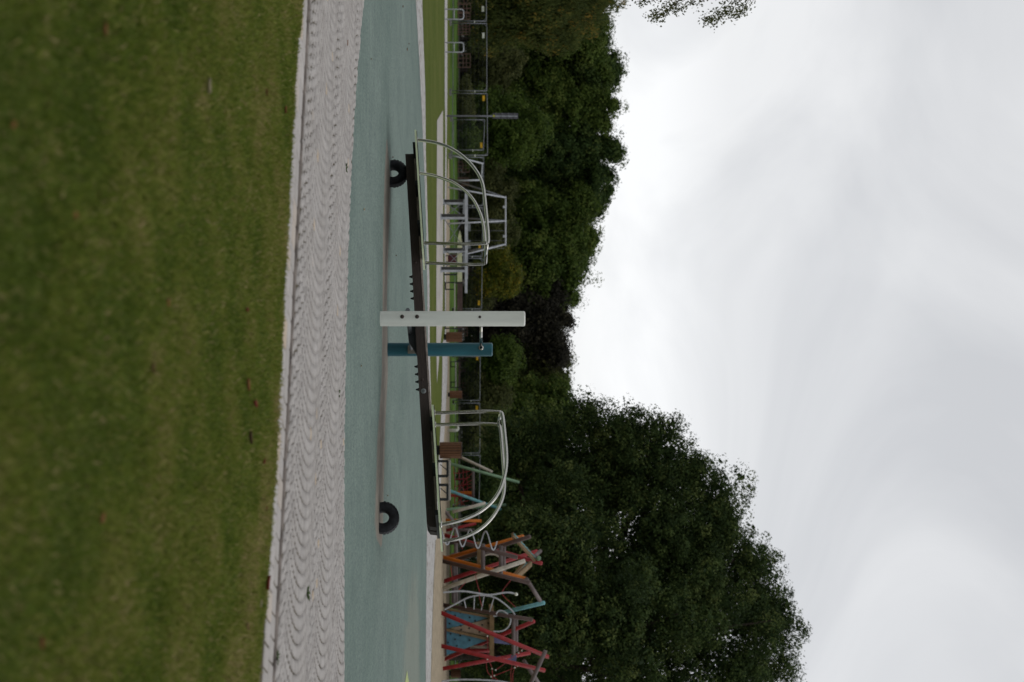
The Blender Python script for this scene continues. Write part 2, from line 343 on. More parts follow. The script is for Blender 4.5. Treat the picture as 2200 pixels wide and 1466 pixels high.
# granite setts laid in segmental arches (real stones), columns parallel to the lawn edge
PSI = math.radians(24); ex, ey = math.cos(PSI), -math.sin(PSI); nxv, nyv = math.sin(PSI), math.cos(PSI)
def setts(name, cells, m, hgt=.012):
    """cells: (cx, cy, half along, half across, angle, tint, height)"""
    C = np.array(cells); nC = len(C); ca, sa = np.cos(C[:, 4]), np.sin(C[:, 4])
    base = []; lay = [(1.0, 0), (.985, .7), (.91, 1.0)]
    cs = np.array([(-1, -1), (1, -1), (1, 1), (-1, 1)], float)
    j = 1 + rng.normal(0, .022, (nC, 4, 2))
    vs = []
    for sc_, hh in lay:
        q = cs[None] * j * sc_; lx = q[:, :, 0] * C[:, 2:3]; ly = q[:, :, 1] * C[:, 3:4]
        vs.append(np.stack([C[:, 0:1] + lx * ca[:, None] - ly * sa[:, None], C[:, 1:2] + lx * sa[:, None] + ly * ca[:, None], np.repeat((hh * C[:, 6] + C[:, 7])[:, None], 4, 1) + rng.normal(0, .0005, (nC, 4))], -1))
    V = np.concatenate(vs, 1).reshape(-1, 3)     # 12 verts each
    ff = []
    for a in (0, 4):
        for k in range(4): ff.append((a + k, a + (k + 1) % 4, a + 4 + (k + 1) % 4, a + 4 + k))
    ff.append((8, 9, 10, 11)); ff = np.array(ff)
    Fq = (np.arange(nC)[:, None, None] * 12 + ff[None]).reshape(-1, 4)
    return npmesh(name, V, Fq, m, {'tint': np.repeat(C[:, 5], 12)}, smooth=False)
cells = []; Wc = 1.72; R = Wc / 1.5; row = .102
n_k = None
a0 = 0.0; ng = float(kerb_in(a0)) * nyv + a0 * nxv        # normal offset of the kerb line
half = math.asin(Wc / 2 / R)
for col in range(-1, 8):
    nc = ng + .03 + Wc * (col + .5)
    for i in range(-150, 150):
        u0 = i * row + col * .03; k = max(1, int(round(2 * half * R / .088)))
        offs = (i % 2) * .5
        for j in range(-1, k + 1):
            t = -half + (j + .5 + offs * .5 + random.uniform(-.08, .08)) * 2 * half / k
            if abs(t) > half: continue
            uu = u0 + R * (math.cos(t) - 1); vv = R * math.sin(t)
            X = uu * ex + (nc + vv) * nxv; Y = uu * ey + (nc + vv) * nyv
            if abs(X) > Y * .27 + .9: continue
            if Y < kerb_in(X) + .055 or Y > rub_near(X) - .02: continue
            ang = -PSI - t * 1.0
            sq = max(.5, math.cos(t) ** 1.1)
            cells.append((X, Y, .0385 * sq * random.uniform(.97, 1.02), .0439 * random.uniform(.99, 1.01), ang, .25 + .55 * random.random() + (.3 if random.random() < .02 else 0), .011 + random.uniform(-.0006, .0006), .016))
struct(setts('paving', cells, SETT))
# kerb row of larger stones along the lawn
cells = []; x = -4.6
while x < 4.2:
    ln = random.uniform(.14, .22); xm = x + ln / 2
    yi = float(kerb_in(xm)) - .01; yo = float(grass_edge(xm)) - .03; wdt = max(.12, min(.42, yi - yo))
    rows = 2 if wdt > .2 else 1
    for r_ in range(rows):
        cells.append((xm, yi - wdt * (r_ + .5) / rows, ln / 2 - .006, wdt / rows / 2 - .006, math.atan((float(kerb_in(xm + .3)) - float(kerb_in(xm - .3))) / .6), .55 + .45 * random.random(), .012 + random.uniform(-.002, .002), 0))
    x += ln * .93
struct(setts('kerb', cells, SETT))

far_out = curve([(906, 0), (912.7, 191), (914, 327), (917.8, 468), (922, 605), (922.5, 740), (925, 850), (929, 1000), (935, 1156), (930, 1264), (924.5, 1459)])
band('paving_ring', lambda x: rub_far(x) - .1, far_out, -15, 18, FPAV, .012, 300, .04)
def gp(L_): return [gr(x, y) for x, y in L_]
flat('path', gp([(938.6, 259), (938, 400), (937, 600), (937, 740), (938.4, 825), (943.3, 765), (950, 700), (951.5, 600), (951.5, 237)]), FLAG, .008)
flat('footpath', gp([(955, -60), (955, 200), (956.5, 300), (954.5, 480), (955, 600), (955.5, 720), (950, 740), (950, 800), (948.5, 870), (944, 950), (941, 1010), (936, 1110), (933, 1160), (937, 1160), (942, 1110), (948.5, 1010), (953, 950), (957.5, 880), (961, 800), (961, 740), (958, 720), (958, 540), (958.5, 480), (959.3, 300), (960.7, 200), (960.7, -60)]), FPAV, .010)
flat('sand', gp([(962, 342), (959, 450), (958.2, 540), (959, 720), (960.8, 760), (960, 850), (957, 890), (952.5, 955), (947, 1015), (940, 1120), (936, 1156), (931, 1264), (925.5, 1459), (922, 1600), (964, 1600), (965, 1300), (966, 1150), (965.5, 900), (965, 700), (966, 540), (965.5, 400), (964, 342)]), SAND, .006)
GREEN2 = mat('bright_lawn', (.055, .100, .018), .95, scale=.5, var=.2, bump=.3, bscale=20, stretch=(1, .3, 1))
for m_ in (GREEN2, SAND, FLAG, FPAV): nosheen(m_)
flat('meadow', gp([(967, -500), (967, 1500), (983, 1500), (985, -500)]), GREEN2, .006)
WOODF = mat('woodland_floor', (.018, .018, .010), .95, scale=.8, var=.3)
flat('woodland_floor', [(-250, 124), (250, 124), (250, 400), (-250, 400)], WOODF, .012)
YEM = mat('yellow_marking', (.36, .42, .17), .8)
flat('ground_marking', gp([(873, 1441), (869, 1466), (866, 1530), (872, 1580), (880, 1530), (877, 1466)]), YEM, .014)

# ---------------------------------------------------------------- foreground lawn
def blades(x0, y0, y1, N, hmin, hmax, wd, edge):
    Y = y0 + (y1 - y0) * rng.random(N) ** .85; X = (rng.random(N) * 2 - 1) * (Y * .265 + .35)
    k = Y < edge(X) + rng.normal(.0, .035, N); X, Y = X[k], Y[k]; N = len(X)
    pat = np.sin(X * 2.3 + 1.1 * np.sin(Y * 1.7)) * np.cos(Y * 1.9 + X) + .6 * np.sin(X * 5.1 + Y * 3.3) + .5 * np.sin(Y * 7.3 - X * 4)
    hh = rng.uniform(hmin, hmax, N) * (1 + .25 * np.tanh(pat)); az_ = rng.random(N) * 6.283; ln = rng.uniform(.2, 1.1, N) * hh
    dx, dy = np.cos(az_) * ln, np.sin(az_) * ln; pa = rng.random(N) * 6.283; w = wd * rng.uniform(.6, 1.3, N)
    px, py = np.cos(pa) * w, np.sin(pa) * w; z = np.full(N, .002)
    A = np.stack([X - px, Y - py, z], 1); B = np.stack([X + px, Y + py, z], 1)
    C = np.stack([X + px * .7 + dx * .45, Y + py * .7 + dy * .45, hh * .62], 1); Dv = np.stack([X + dx, Y + dy, hh * .95], 1)
    V = np.stack([A, B, C, Dv], 1).reshape(-1, 3); Fq = np.arange(4 * N).reshape(N, 4)
    p2 = np.sin(X * 9.1 + 2 * np.sin(Y * 3.1)) * np.sin(Y * 5.3 + 1.5 * np.sin(X * 4)) + .5 * np.sin(X * 17 + Y * 4) * np.sin(Y * 11)
    p3 = np.sin(X * 1.3 + .7 * Y) * np.sin(Y * .9 + 1.2 * np.sin(X * .8))
    t = np.clip(.36 + .05 * np.clip(Y - 6, -2, 4) + .20 * np.tanh(pat) + .12 * p3 + .10 * p2 + rng.normal(0, .15, N), 0, 1); t = np.where(rng.random(N) < .06 + .20 * np.clip(p2 - .45, 0, 1), rng.uniform(.75, 1, N), t); hh *= 1 - .35 * np.clip(p2 - .2, 0, 1)
    return V, Fq, np.repeat(t, 4)
GRASSM = leaf_mat('grass_blades', [(0.0678, 0.1040, 0.0136), (0.1198, 0.1638, 0.0226), (0.1808, 0.2124, 0.0362), (0.2655, 0.2509, 0.0735), (0.3729, 0.2938, 0.1469)], .3)
V, Fq, t = blades(0, 3.1, 11.2, 230000, .014, .042, .0035, grass_edge)
o = npmesh('grass', V, Fq, GRASSM, {'tint': t}); tag(o, 'short mown green grass with brownish thatch in the foreground', 'grass'); o['kind'] = 'stuff'

def tuft(x, y, n, h_, label):
    X, Y = gr(x, y, .02); b = MB()
    for k in range(n):
        a = random.random() * 6.28; l_ = random.uniform(.3, 1) * h_; d = Vector((math.cos(a), math.sin(a), 0)); t_ = Vector((-d.y, d.x, 0)); o_ = Vector((X, Y, .012)) + d * random.uniform(0, .02)
        w_ = random.uniform(.003, .007)
        b.add([o_ - t_ * w_, o_ + t_ * w_, o_ + d * l_ * .6 + t_ * w_ + Vector((0, 0, l_ * .7)), o_ + d * l_ * 1.2 + Vector((0, 0, l_ * .8)), o_ + d * l_ * .6 - t_ * w_ + Vector((0, 0, l_ * .7))], [(0, 1, 2, 3, 4)])
    tag(b.build('weed', mat('weed_green', (.07, .12, .03), .8, var=.3, scale=40)), label, 'weed', 'weeds growing between the setts')
tuft(594, 1413, 24, .035, 'green weed in the setts near the right end of the kerb')
tuft(658, 1275, 24, .045, 'small weed in the middle of the setts below the right tyre')
tuft(727, 846, 22, .04, 'small weed by the teal edge opposite the seesaw badge')
tuft(742, 360, 20, .04, 'small weed by the teal edge opposite the left tyre')
# longer grass creeping over the kerb
N = 9000; X_ = rng.uniform(-3.6, 3.2, N); Y_ = grass_edge(X_) + rng.normal(-.05, .03, N); h2 = rng.uniform(.006, .022, N) * (1 + .5 * np.sin(X_ * 5) * np.sin(X_ * 13)); dx = rng.normal(0, .012, N); dy = h2 * rng.uniform(-.2, 1.4, N)
A = np.stack([X_ - .002, Y_, np.full(N, .004)], 1); B = A + [.004, 0, 0]; C_ = A + np.stack([dx * .5 + .004, dy * .5, h2 * .7], 1); D_ = A + np.stack([dx, dy, h2], 1)
o = npmesh('edge_grass', np.stack([A, B, C_, D_], 1).reshape(-1, 3), np.arange(4 * N).reshape(N, 4), GRASSM, {'tint': np.repeat(rng.uniform(.15, .9, N), 4)}); tag(o, 'longer grass creeping over the kerb stones', 'grass'); o['kind'] = 'stuff'

# ---------------------------------------------------------------- seesaw
Cx, Cy = -.1, 20.2
def bp(a, b, z): return Vector((Cx + a * ex + b * nxv, Cy + a * ey + b * nyv, z))
SL = .0695
def ztop(a): return .569 + SL * a
bd = Vector((ex, ey, SL)).normalized(); bn = Vector((nxv, nyv, 0)); bu = bn.cross(bd) * -1
if bu.z < 0: bu = -bu
saw = thing('seesaw', 'dark timber seesaw with railed end platforms between a white and a teal post', 'seesaw', (Cx, Cy, 0))
def beam_poly(b0):
    e0, e1 = -2.855, 2.885
    return [bp(e0 + .004, b0, ztop(e0) - .125), bp(e1 - .06, b0, ztop(e1) - .13), bp(e1, b0, ztop(e1) - .09), bp(e1 + .01, b0, ztop(e1)), bp(e0, b0, ztop(e0))]
beam = MB().prism(beam_poly(-.19), bn * .16).prism(beam_poly(.03), bn * .16).build('beam', BEAMW, saw)
deck = MB(); a = -2.8
while a < 2.8:
    deck.box(bp(a + .07, 0, ztop(a + .07) + .0135), (.135, .40, .024), (bd, bn, bu)); a += .14
deck.build('deck', BEAMT, beam)
for a_, s_ in ((-.85, -1), (.55, 1)):
    for k in range(4):
        aa = a_ + .115 * k
        MB().lathe([(0.0, -.045), (.008, -.043), (.014, -.03), (.012, -.018), (.022, -.012), (.022, 0)], bp(aa, -.11, ztop(aa) - .128), (0, 0, 1), 10).build('stop_knob', BLACK, beam)
for a_ in (-1.04, .78, 2.62): MB().lathe([(.0, -.012), (.018, -.010), (.022, 0), (.022, .004)], bp(a_, -.19, ztop(a_) - .07), bn, 14).build('bolt', CAPD, beam)
bdg = MB().lathe([(0, -.006), (.036, -.006), (.038, 0)], bp(.95, -.19, ztop(.95) - .065), bn, 24).build('badge', mat('badge_plate', (.26, .28, .28), .5, .3), beam)
mk = MB()
for q in range(3): mk.box(bp(.935 + .015 * q, -.1975, ztop(.95) - .062 + .008 * (q % 2)), (.006, .002, .03), (bd, bn, bu))
mk.box(bp(.95, -.1976, ztop(.95) - .083), (.034, .002, .005), (bd, bn, bu)); mk.build('badge_mark', DARKM, beam)
# pivot
piv = MB().tube([bp(0, -.80, .36), bp(0, .5, .36)], .03, 12).build('axle', GALV, saw)
wedge = MB()
for b0 in (-.06, .0):
    wedge.prism([bp(-.24, b0, ztop(-.24) - .128), bp(.33, b0, ztop(.33) - .128), bp(.12, b0, .345), bp(-.12, b0, .32)], bn * .02)
wedge.build('pivot_bracket', DARKM, saw)
def post(X, Y, top, r, m, bolts):
    lean = Vector((0, 0, 0))
    b = MB().tube([(X, Y, -.02), (X, Y, top * .33), (X, Y, top * .66), (X, Y, top - .018)], r, 40, cap=False)
    b.lathe([(r, top - .018), (r - .006, top - .006), (r - .018, top), (0, top)], (X, Y, 0), (0, 0, 1), 40)
    p = b.build('post', m, saw)
    for z, rr, an in bolts:
        d = Vector((math.sin(an), -math.cos(an), 0))
        MB().lathe([(0, .016), (rr * .6, .015), (rr, .008), (rr * 1.05, -.004)], Vector((X, Y, z)) + d * r, d, 16).build('bolt_cap', CAPD, p)
    return p
PW = (-.30, 19.16); PT = (.125, 20.83)
pw = post(PW[0], PW[1], 1.955, .102, WHITEP, ((.305, .026, -.26), (.505, .026, -.26), (1.345, .018, -.22)))
pt = post(PT[0], PT[1], 1.54, .099, TEALP, ())
pw['label'] = 'tall white post of the seesaw'; pt['label'] = 'shorter teal post of the seesaw'
cbx = MB().tube([(PW[0] + .09, PW[1] + .06, 1.36), (PT[0] - .03, PT[1] - .06, 1.372)], .021, 14)
dd = (Vector((PT[0], PT[1], 1.372)) - Vector((PW[0], PW[1], 1.36))).normalized()
cbx.lathe([(.021, -.03), (.036, -.026), (.038, -.01), (.038, .0)], Vector((PT[0], PT[1], 1.372)) - dd * .098, dd, 20)
cbx.build('crossbar', STEEL, saw)
br = MB(); c0 = Vector((PT[0] + .0, PT[1] - .11, .375))
br.box(c0, (.12, .012, .14)); br.lathe([(.0, -.02), (.012, -.018), (.016, 0)], c0 + Vector((0, -.006, -.02)), (0, 1, 0), 10)
br.build('axle_plate', mat('plate_steel', (.22, .21, .18), .5, .5), saw)
# platforms: the right one modelled, the left its half-turn about the pivot
plat_ab = [(1.33, -.62), (1.42, -.655), (2.86, -.655), (2.95, -.62), (2.97, -.52), (2.97, .52), (3.0, .62), (2.93, .655), (1.12, .655), (1.03, .62), (1.02, .54), (1.29, -.54)]
NR = [(1.415, .745), (1.40, 1.05), (1.388, 1.40), (1.403, 1.625), (1.43, 1.650), (1.828, 1.685), (1.98, 1.695), (2.11, 1.695), (2.22, 1.685), (2.324, 1.662), (2.47, 1.62), (2.586, 1.556), (2.68, 1.48), (2.744, 1.409), (2.81, 1.32), (2.863, 1.209), (2.91, 1.09), (2.938, .979), (2.955, .88), (2.962, .792)]
FR = [(1.168, .716), (1.155, 1.05), (1.15, 1.40), (1.169, 1.617), (1.20, 1.642), (1.6, 1.668), (1.996, 1.690), (2.126, 1.690), (2.254, 1.666), (2.37, 1.62), (2.476, 1.561), (2.62, 1.45), (2.728, 1.315), (2.785, 1.21), (2.826, 1.104), (2.855, .97), (2.871, .81)]
def smooth_path(P, it=2):
    P = [Vector(p) for p in P]
    for _ in range(it):
        Q = [P[0]]
        for a, b in zip(P[:-1], P[1:]): Q += [a * .75 + b * .25, a * .25 + b * .75]
        P = Q + [P[-1]]
    return P
def zplat(a): return ztop(a) + .062
for sgn in (1, -1):
    poly = [bp(sgn * a, sgn * b, zplat(sgn * a) - .026) for a, b in plat_ab]
    pf = MB().prism(poly, (0, 0, .026)).build('platform', PALEG, saw)
    ins = [bp(sgn * a, sgn * b, zplat(sgn * a)) for a, b in plat_ab]
    rim = MB()
    cc = sum(ins, Vector()) / len(ins)
    for i in range(len(ins)):
        p_, q_ = ins[i], ins[(i + 1) % len(ins)]
        rim.bar(cc + (p_ - cc) * .972 + Vector((0, 0, .001)), cc + (q_ - cc) * .972 + Vector((0, 0, .001)), .03, .016)
    rim.build('edging', BLACK, pf)
    for a in (1.5, 2.15, 2.8): MB().box(bp(sgn * a, 0, zplat(sgn * a) - .046), (.07, 1.1, .038), (bd, bn, bu)).build('joist', DARKM, pf)
    hr = MB()
    lines = []
    for prof, b in ((NR, -.55), (FR, .55)):
        pts = [bp(sgn * a, sgn * b, (z if sgn > 0 else z - 2 * SL * a)) for a, z in prof]
        pts[0].z = zplat(sgn * prof[0][0]) - .01; pts[-1].z = zplat(sgn * prof[-1][0]) - .01
        lines.append(pts)
        up = smooth_path(pts[:4], 2); tail = smooth_path(pts[3:], 2)
        hr.tube(up, .0235, 16); hr.tube(tail, .0235, 16)
        for q in (pts[0], pts[-1]): hr.lathe([(.026, .026), (.045, .022), (.048, .010), (.048, -.002)], q, (0, 0, 1), 16)
    hr.tube([lines[0][3], lines[1][3]], .0235, 16)
    hr.build('handrail', STEEL, saw)

# half-buried tyres
def tyre(X, Y, label, sc_=1.0):
    pr = []
    for r_, z_ in ((.088, -.055), (.10, -.072), (.155, -.084), (.190, -.075), (.207, -.055), (.212, -.03), (.212, .03), (.207, .055), (.190, .075), (.155, .084), (.10, .072), (.088, .055), (.082, .03), (.082, -.03)): pr.append((r_ * sc_, z_))
    b = MB().lathe(pr, (X, Y, .052), (nxv, nyv, 0), 56, closed=True)
    for k in range(14):                           # tread blocks above the ground
        a_ = math.pi * (k + .5) / 14
        rd = bd.copy(); rd.z = 0; rd.normalize(); d = rd * math.cos(a_) + Vector((0, 0, 1)) * math.sin(a_); tg = rd * -math.sin(a_) + Vector((0, 0, 1)) * math.cos(a_)
        b.box(Vector((X, Y, .052)) + d * .213 * sc_, (.006, .11, .034), (d, bn, tg))
    o_ = b.build('half_buried_tyre', BLACK)
    return tag(o_, label, 'tyre', 'rubber tyres set in the ground under the seesaw')
tyre(-2.52, 21.45, 'black tyre half sunk in the ground under the lowered left end of the seesaw')
tyre(2.36, 19.0, 'black tyre half sunk in the ground under the raised right end of the seesaw')

# ---------------------------------------------------------------- loose leaves
LEAFC = [mat('leaf_red', (.16, .035, .018), .8, var=.3), mat('leaf_orange', (.22, .095, .035), .8, var=.3), mat('leaf_brown', (.13, .07, .035), .8, var=.3), mat('leaf_pale', (.42, .36, .25), .8, var=.2)]
def leaf(x, y, size, ci, label, z=0.02):
    X, Y = gr(x, y, z); b = MB(); an = random.random() * 6.28; vs = []
    size = size * .78
    for i in range(7):
        u = i / 6; w = math.sin(u * math.pi) ** .7 * .36 * size * (1.15 - .4 * u)
        for s in (-1, -.5, 0, .5, 1): vs.append(((u - .5) * size * 1.2, s * w, .35 * size * (abs(s) ** 1.5) * .7 + .25 * size * (u - .4) ** 2))
    ca, sa = math.cos(an), math.sin(an)
    vs = [(X + p[0] * ca - p[1] * sa, Y + p[0] * sa + p[1] * ca, z + p[2]) for p in vs]
    fs = [(i * 5 + k, i * 5 + k + 1, i * 5 + k + 6, i * 5 + k + 5) for i in range(6) for k in range(4)]
    b.add(vs, fs, True); tag(b.build('fallen_leaf', LEAFC[ci]), label, 'leaf', 'leaves fallen on the lawn and paving')
for a in [(611, 236, .07, 1, 'light brown curled leaf in the grass by the kerb at far left'),
          (571, 198, .05, 0, 'small dark red leaf in the grass beside the light brown curled leaf'),
          (545, 868, .08, 0, 'dark red brown leaf in the grass below the long orange leaf'),
          (530, 826, .075, 1, 'orange leaf lying in the grass above the pair of dark red leaves'),
          (535, 940, .08, 2, 'dark curled leaf furthest from the kerb in the row of leaves in the grass'),
          (565, 992, .06, 0, 'rusty leaf in the grass close to the kerb opposite the gap before the right tyre'),
          (529, 666, .05, 0, 'reddish leaf in the grass opposite the white post'),
          (570, 1092, .055, 0, 'small red leaf in the grass opposite the right tyre'),
          (572, 1252, .095, 0, 'large red brown leaf lying against the kerb stones'),
          (528, 1346, .07, 2, 'brown leaf in the grass right of the large red brown leaf'),
          (216, 1112, .05, 1, 'blurred orange leaf in the near right part of the lawn'),
          (222, 62, .05, 1, 'blurred orange leaf in the near left part of the lawn'),
          (340, 1022, .04, 2, 'small brown leaf in the middle of the lawn right of centre'),
          (158, 462, .04, 1, 'tiny orange leaf close to the photographer in the left lawn'),
          (86, 1382, .04, 0, 'reddish leaf in the nearest right corner of the lawn'),
          (326, 790, .05, 2, 'brown leaf in the middle of the lawn at centre'),
          (25, 268, .035, 1, 'orange leaf nearest to the photographer on the lawn'),
          (359, 650, .04, 1, 'light orange leaf in the central lawn'),
          (445, 184, .075, 3, 'pale whitish leaf lying alone in the left part of the lawn'),
          (559, 1296, .045, 3, 'whitish leaf on the grass beside the kerb at the right'),
          (745, 92, .06, 1, 'orange leaf lying on the setts at the far left')]: leaf(*a)
for a in [(865, 14, .06, 1, 'orange leaf on the teal surface at its far left end'), (874, 106, .07, 1, 'larger orange leaf on the teal surface left of the seesaw'),
          (878, 94, .05, 1, 'small orange leaf just beyond the larger orange leaf'), (797, 127, .05, 3, 'pale leaf on the teal surface near the setts at left'),
          (781, 450, .06, 3, 'pale leaf on the teal surface in front of the lowered platform'), (775, 786, .05, 3, 'pale leaf on the teal surface in front of the teal post'),
          (850, 549, .06, 2, 'dark brown leaf on the teal surface beyond the worn strip'), (843, 338, .06, 2, 'brown leaf on the teal surface left of the left tyre'),
          (832, 1065, .06, 3, 'pale leaf in the worn strip left of the right tyre')]: leaf(*a, z=.012)

# ---------------------------------------------------------------- mesh fence panels and what stands in front of them
def fence_panel(x0, y0, D0, x1, y1, D1, label, hgt0, hgt1, tagc=None, tagpos=.07):
    """y0..y1 are the lateral positions of the two uprights"""
    X0, X1 = at(1015, y0, D0)[0], at(1015, y1, D1)[0]
    A = Vector((X0, D0, .06)); B = Vector((X1, D1, .06)); r = thing('mesh_fence_panel', label, 'fence', (X0, D0, 0), 'temporary mesh fence panels')
    U = Vector((0, 0, 1)); fr = MB(); d = (B - A).normalized(); A2 = A + d * .04; B2 = B - d * .04
    ta, tb = A2 + U * (hgt0 - .06), B2 + U * (hgt1 - .06)
    fr.tube([A2 - U * .06, ta], .024, 8); fr.tube([B2 - U * .06, tb], .024, 8); fr.tube([ta, tb], .024, 8); fr.tube([A2 + U * .12, B2 + U * .12], .02, 8)
    fr.tube([A2 + U * (hgt0 - .22), A2 + d * .16 + U * (hgt0 - .08)], .015, 6); fr.tube([B2 + U * (hgt1 - .22), B2 - d * .16 + U * (hgt1 - .08)], .015, 6)
    fr.build('frame', GALV, r); m_ = MB()
    n = 30
    for i in range(1, n):
        p, q = A2.lerp(B2, i / n), ta.lerp(tb, i / n); m_.tube([p + U * .12, q], .0017, 4, cap=False)
    for k in range(1, 9): m_.tube([A2.lerp(ta, k / 9), B2.lerp(tb, k / 9)], .0030, 4, cap=False)
    m_.build('mesh', WIRE, r)
    for q in (A, B): MB().box((q.x, q.y, .05), (.22, .62, .10)).build('foot', mat('fence_foot', (.16, .16, .155), .9), r)
    MB().box((B.x, B.y - .03, hgt1 * .68), (.10, .07, .05)).build('clamp', WHT, r)
    if tagc:
        c = A2.lerp(B2, tagpos) + U * (hgt0 - .24) + Vector((0, -.02, 0)); MB().box(c, (.30, .012, .13)).build('tag_plate', tagc, r)
fence_panel(0, -100, 78, 0, 47, 78, 'mesh fence panel at the far left, behind the left metal hoop', 2.0, 2.0, WHT, .82)
fence_panel(0, 49, 77.5, 0, 197, 77.5, 'mesh fence panel behind the second metal hoop, with a white tag', 2.02, 2.02, WHT, .18)
fence_panel(0, 200, 77, 0, 335, 74.5, 'mesh fence panel behind the slim lamp pole, with a yellow tag', 2.03, 2.03, YEL, .08)
fence_panel(0, 256, 79.5, 0, 324, 80.5, 'short sagging mesh panel doubled behind the panel at the lamp pole', 1.93, 1.86, YEL, .84)
fence_panel(0, 337, 80.5, 0, 443, 83, 'mesh fence panel behind the first swing leg, left of the double yellow tags', 1.88, 1.85)
fence_panel(0, 445, 83, 0, 552, 85, 'mesh fence panel behind the steel swing frame, with one yellow tag', 1.85, 1.82, YEL, .80)
fence_panel(0, 554, 85, 0, 665, 87, 'mesh fence panel in front of the yellowing bush, left of the white post', 1.82, 1.80, YEL, .88)
fence_panel(0, 667, 87, 0, 763, 88, 'mesh fence panel seen between the white and teal posts', 1.78, 1.74)
fence_panel(0, 765, 88, 0, 862, 88.5, 'mesh fence panel behind the grey park bench right of the teal post', 1.72, 1.70, YEL, .03)
fence_panel(0, 865, 88.5, 0, 975, 89, 'mesh fence panel behind the white fountain pipe, with a yellow tag', 1.70, 1.70, YEL, .10)
fence_panel(0, 977, 89, 0, 1088, 89, 'mesh fence panel behind the green leaning pole, beside the big slatted bin', 1.72, 1.64)
fence_panel(0, 1090, 89, 0, 1200, 89, 'mesh fence panel behind the white spiral of the climbing frame', 1.64, 1.6)
fence_panel(0, 1202, 89, 0, 1320, 89, 'mesh fence panel behind the wavy steel climbing pole', 1.6, 1.6)
fence_panel(0, 1322, 89, 0, 1480, 89, 'mesh fence panel at the far right behind the red poles', 1.6, 1.6)

def hoop(y0, y1, label):
    D = 64.5; a = Vector((at(1015, y0, D)[0], D, 0)); b = Vector((at(1015, y1, D)[0], D, 0)); h_ = .845; r = thing('bicycle_hoop', label, 'bike rack', a, 'metal hoops on the far paving')
    P = [a, a + Vector((0, 0, h_ - .1)), a + Vector((.03, 0, h_ - .03)), a + Vector((.1, 0, h_)), b + Vector((-.1, 0, h_)), b + Vector((-.03, 0, h_ - .03)), b + Vector((0, 0, h_ - .1)), b]
    MB().tube(P, .026, 10).build('hoop', GALVL, r); MB().tube([a + Vector((0, 0, .42)), b + Vector((0, 0, .42))], .018, 8).build('crossbar', GALVL, r)
hoop(20.5, 42, 'galvanised hoop in front of the fence joint, nearer the left edge')
hoop(92, 112.5, 'galvanised hoop standing alone between two fence joints')

p0 = Vector((at(1015, 249.6, 68)[0], 68, 0))
r = thing('lamp_pole', 'slim grey pole carrying a tall narrow ribbed grey panel', 'lamp', p0)
MB().tube([p0, p0 + Vector((0, 0, 3.4))], .042, 12).build('pole', GALV, r)
pn = MB(); pn.box(p0 + Vector((-.02, .06, 2.82)), (.26, .05, 1.22)); pp = pn.build('panel', mat('grey_panel', (.10, .10, .12), .6), r)
for k in range(4): MB().box(p0 + Vector((-.02, .0, 2.36 + .30 * k)), (.27, .075, .035)).build('rib', GALV, pp)
MB().box(p0 + Vector((0, -.05, 2.27)), (.10, .03, .10)).build('sticker', mat('sticker', (.35, .36, .05), .6), r)

def slat_bin(y0, y1, D, top, label, foot=.1):
    X0, X1 = at(1015, y0, D)[0], at(1015, y1, D)[0]; c = Vector(((X0 + X1) / 2, D, 0)); w = (X1 - X0); r = thing('slatted_bin', label, 'litter bin', c, 'slatted wooden litter bins')
    MB().tube([c, c + Vector((0, 0, foot + .02))], w * .3, 16).build('foot', DARKM, r)
    MB().lathe([(0, foot + .02), (w * .43, foot + .02), (w * .43, top - .03), (w * .36, top - .03), (w * .36, top - .25), (0, top - .25)], c, (0, 0, 1), 24).build('liner', DARKM, r)
    s_ = MB(); n = 18
    for k in range(n):
        a = 2 * math.pi * k / n; d = Vector((math.cos(a), math.sin(a), 0)); t = Vector((-d.y, d.x, 0))
        s_.box(c + d * (w * .47) + Vector((0, 0, (foot + top) / 2)), (.03, 2 * math.pi * w * .47 / n * .82, top - foot), (d, t, Vector((0, 0, 1))))
    s_.build('slats', SLAT, r); MB().lathe([(w * .485, top - .045), (w * .50, top - .045), (w * .50, top), (w * .40, top), (w * .40, top - .02)], c, (0, 0, 1), 24).build('rim', DARKM, r)
slat_bin(950, 985, 50, .88, 'large brown slatted bin behind the raised platform of the seesaw')
slat_bin(714, 735, 62, .80, 'brown slatted bin seen between the white and teal posts')
slat_bin(840, 856, 72, .72, 'small brown slatted bin beside the grey park bench')
slat_bin(1437, 1456, 76, .62, 'distant brown slatted bin behind the red climbing poles')

def bench(y0, y1, D, label, seat, back, side=.36, backw=.24):
    X0, X1 = at(1015, y0, D)[0], at(1015, y1, D)[0]; c = Vector(((X0 + X1) / 2, D, 0)); r = thing('park_bench', label, 'bench', c)
    for k, X in enumerate((X0 + .04, X1 - .04)):
        f_ = MB(); y_a, y_b = D - .22, D + .22; sk = .32 if k == 0 else -.32
        f_.box((X, D, .03), (.05, .46, .05)); f_.box((X, y_a, seat / 2), (.05, .05, seat)); f_.box((X + sk * .9, y_b, seat / 2), (.05, .05, seat)); f_.bar((X, D, .03), (X + sk * .9, y_b, .03), .05, .05); f_.box((X, D, seat - .03), (.05, .46, .05))
        if back: f_.box((X, y_b, (seat + back) / 2), (.06, .05, back - seat))
        f_.build('leg_frame', DARKM, r)
    s_ = MB()
    for k in range(4): s_.box(((X0 + X1) / 2, D - .19 + .125 * k, seat + .02), (X1 - X0 - .12, .11, .045))
    s_.build('seat', mat('silvered_timber', (.38, .36, .33), .7, scale=20), r)
    if back:
        s_ = MB()
        for k in range(2): s_.box(((X0 + X1) / 2, D + .19, back - backw * (.25 + .5 * k)), (X1 - X0 - .12, .035, backw / 2 - .012))
        s_.build('backrest', mat('back_timber', (.075, .048, .042), .7), r)
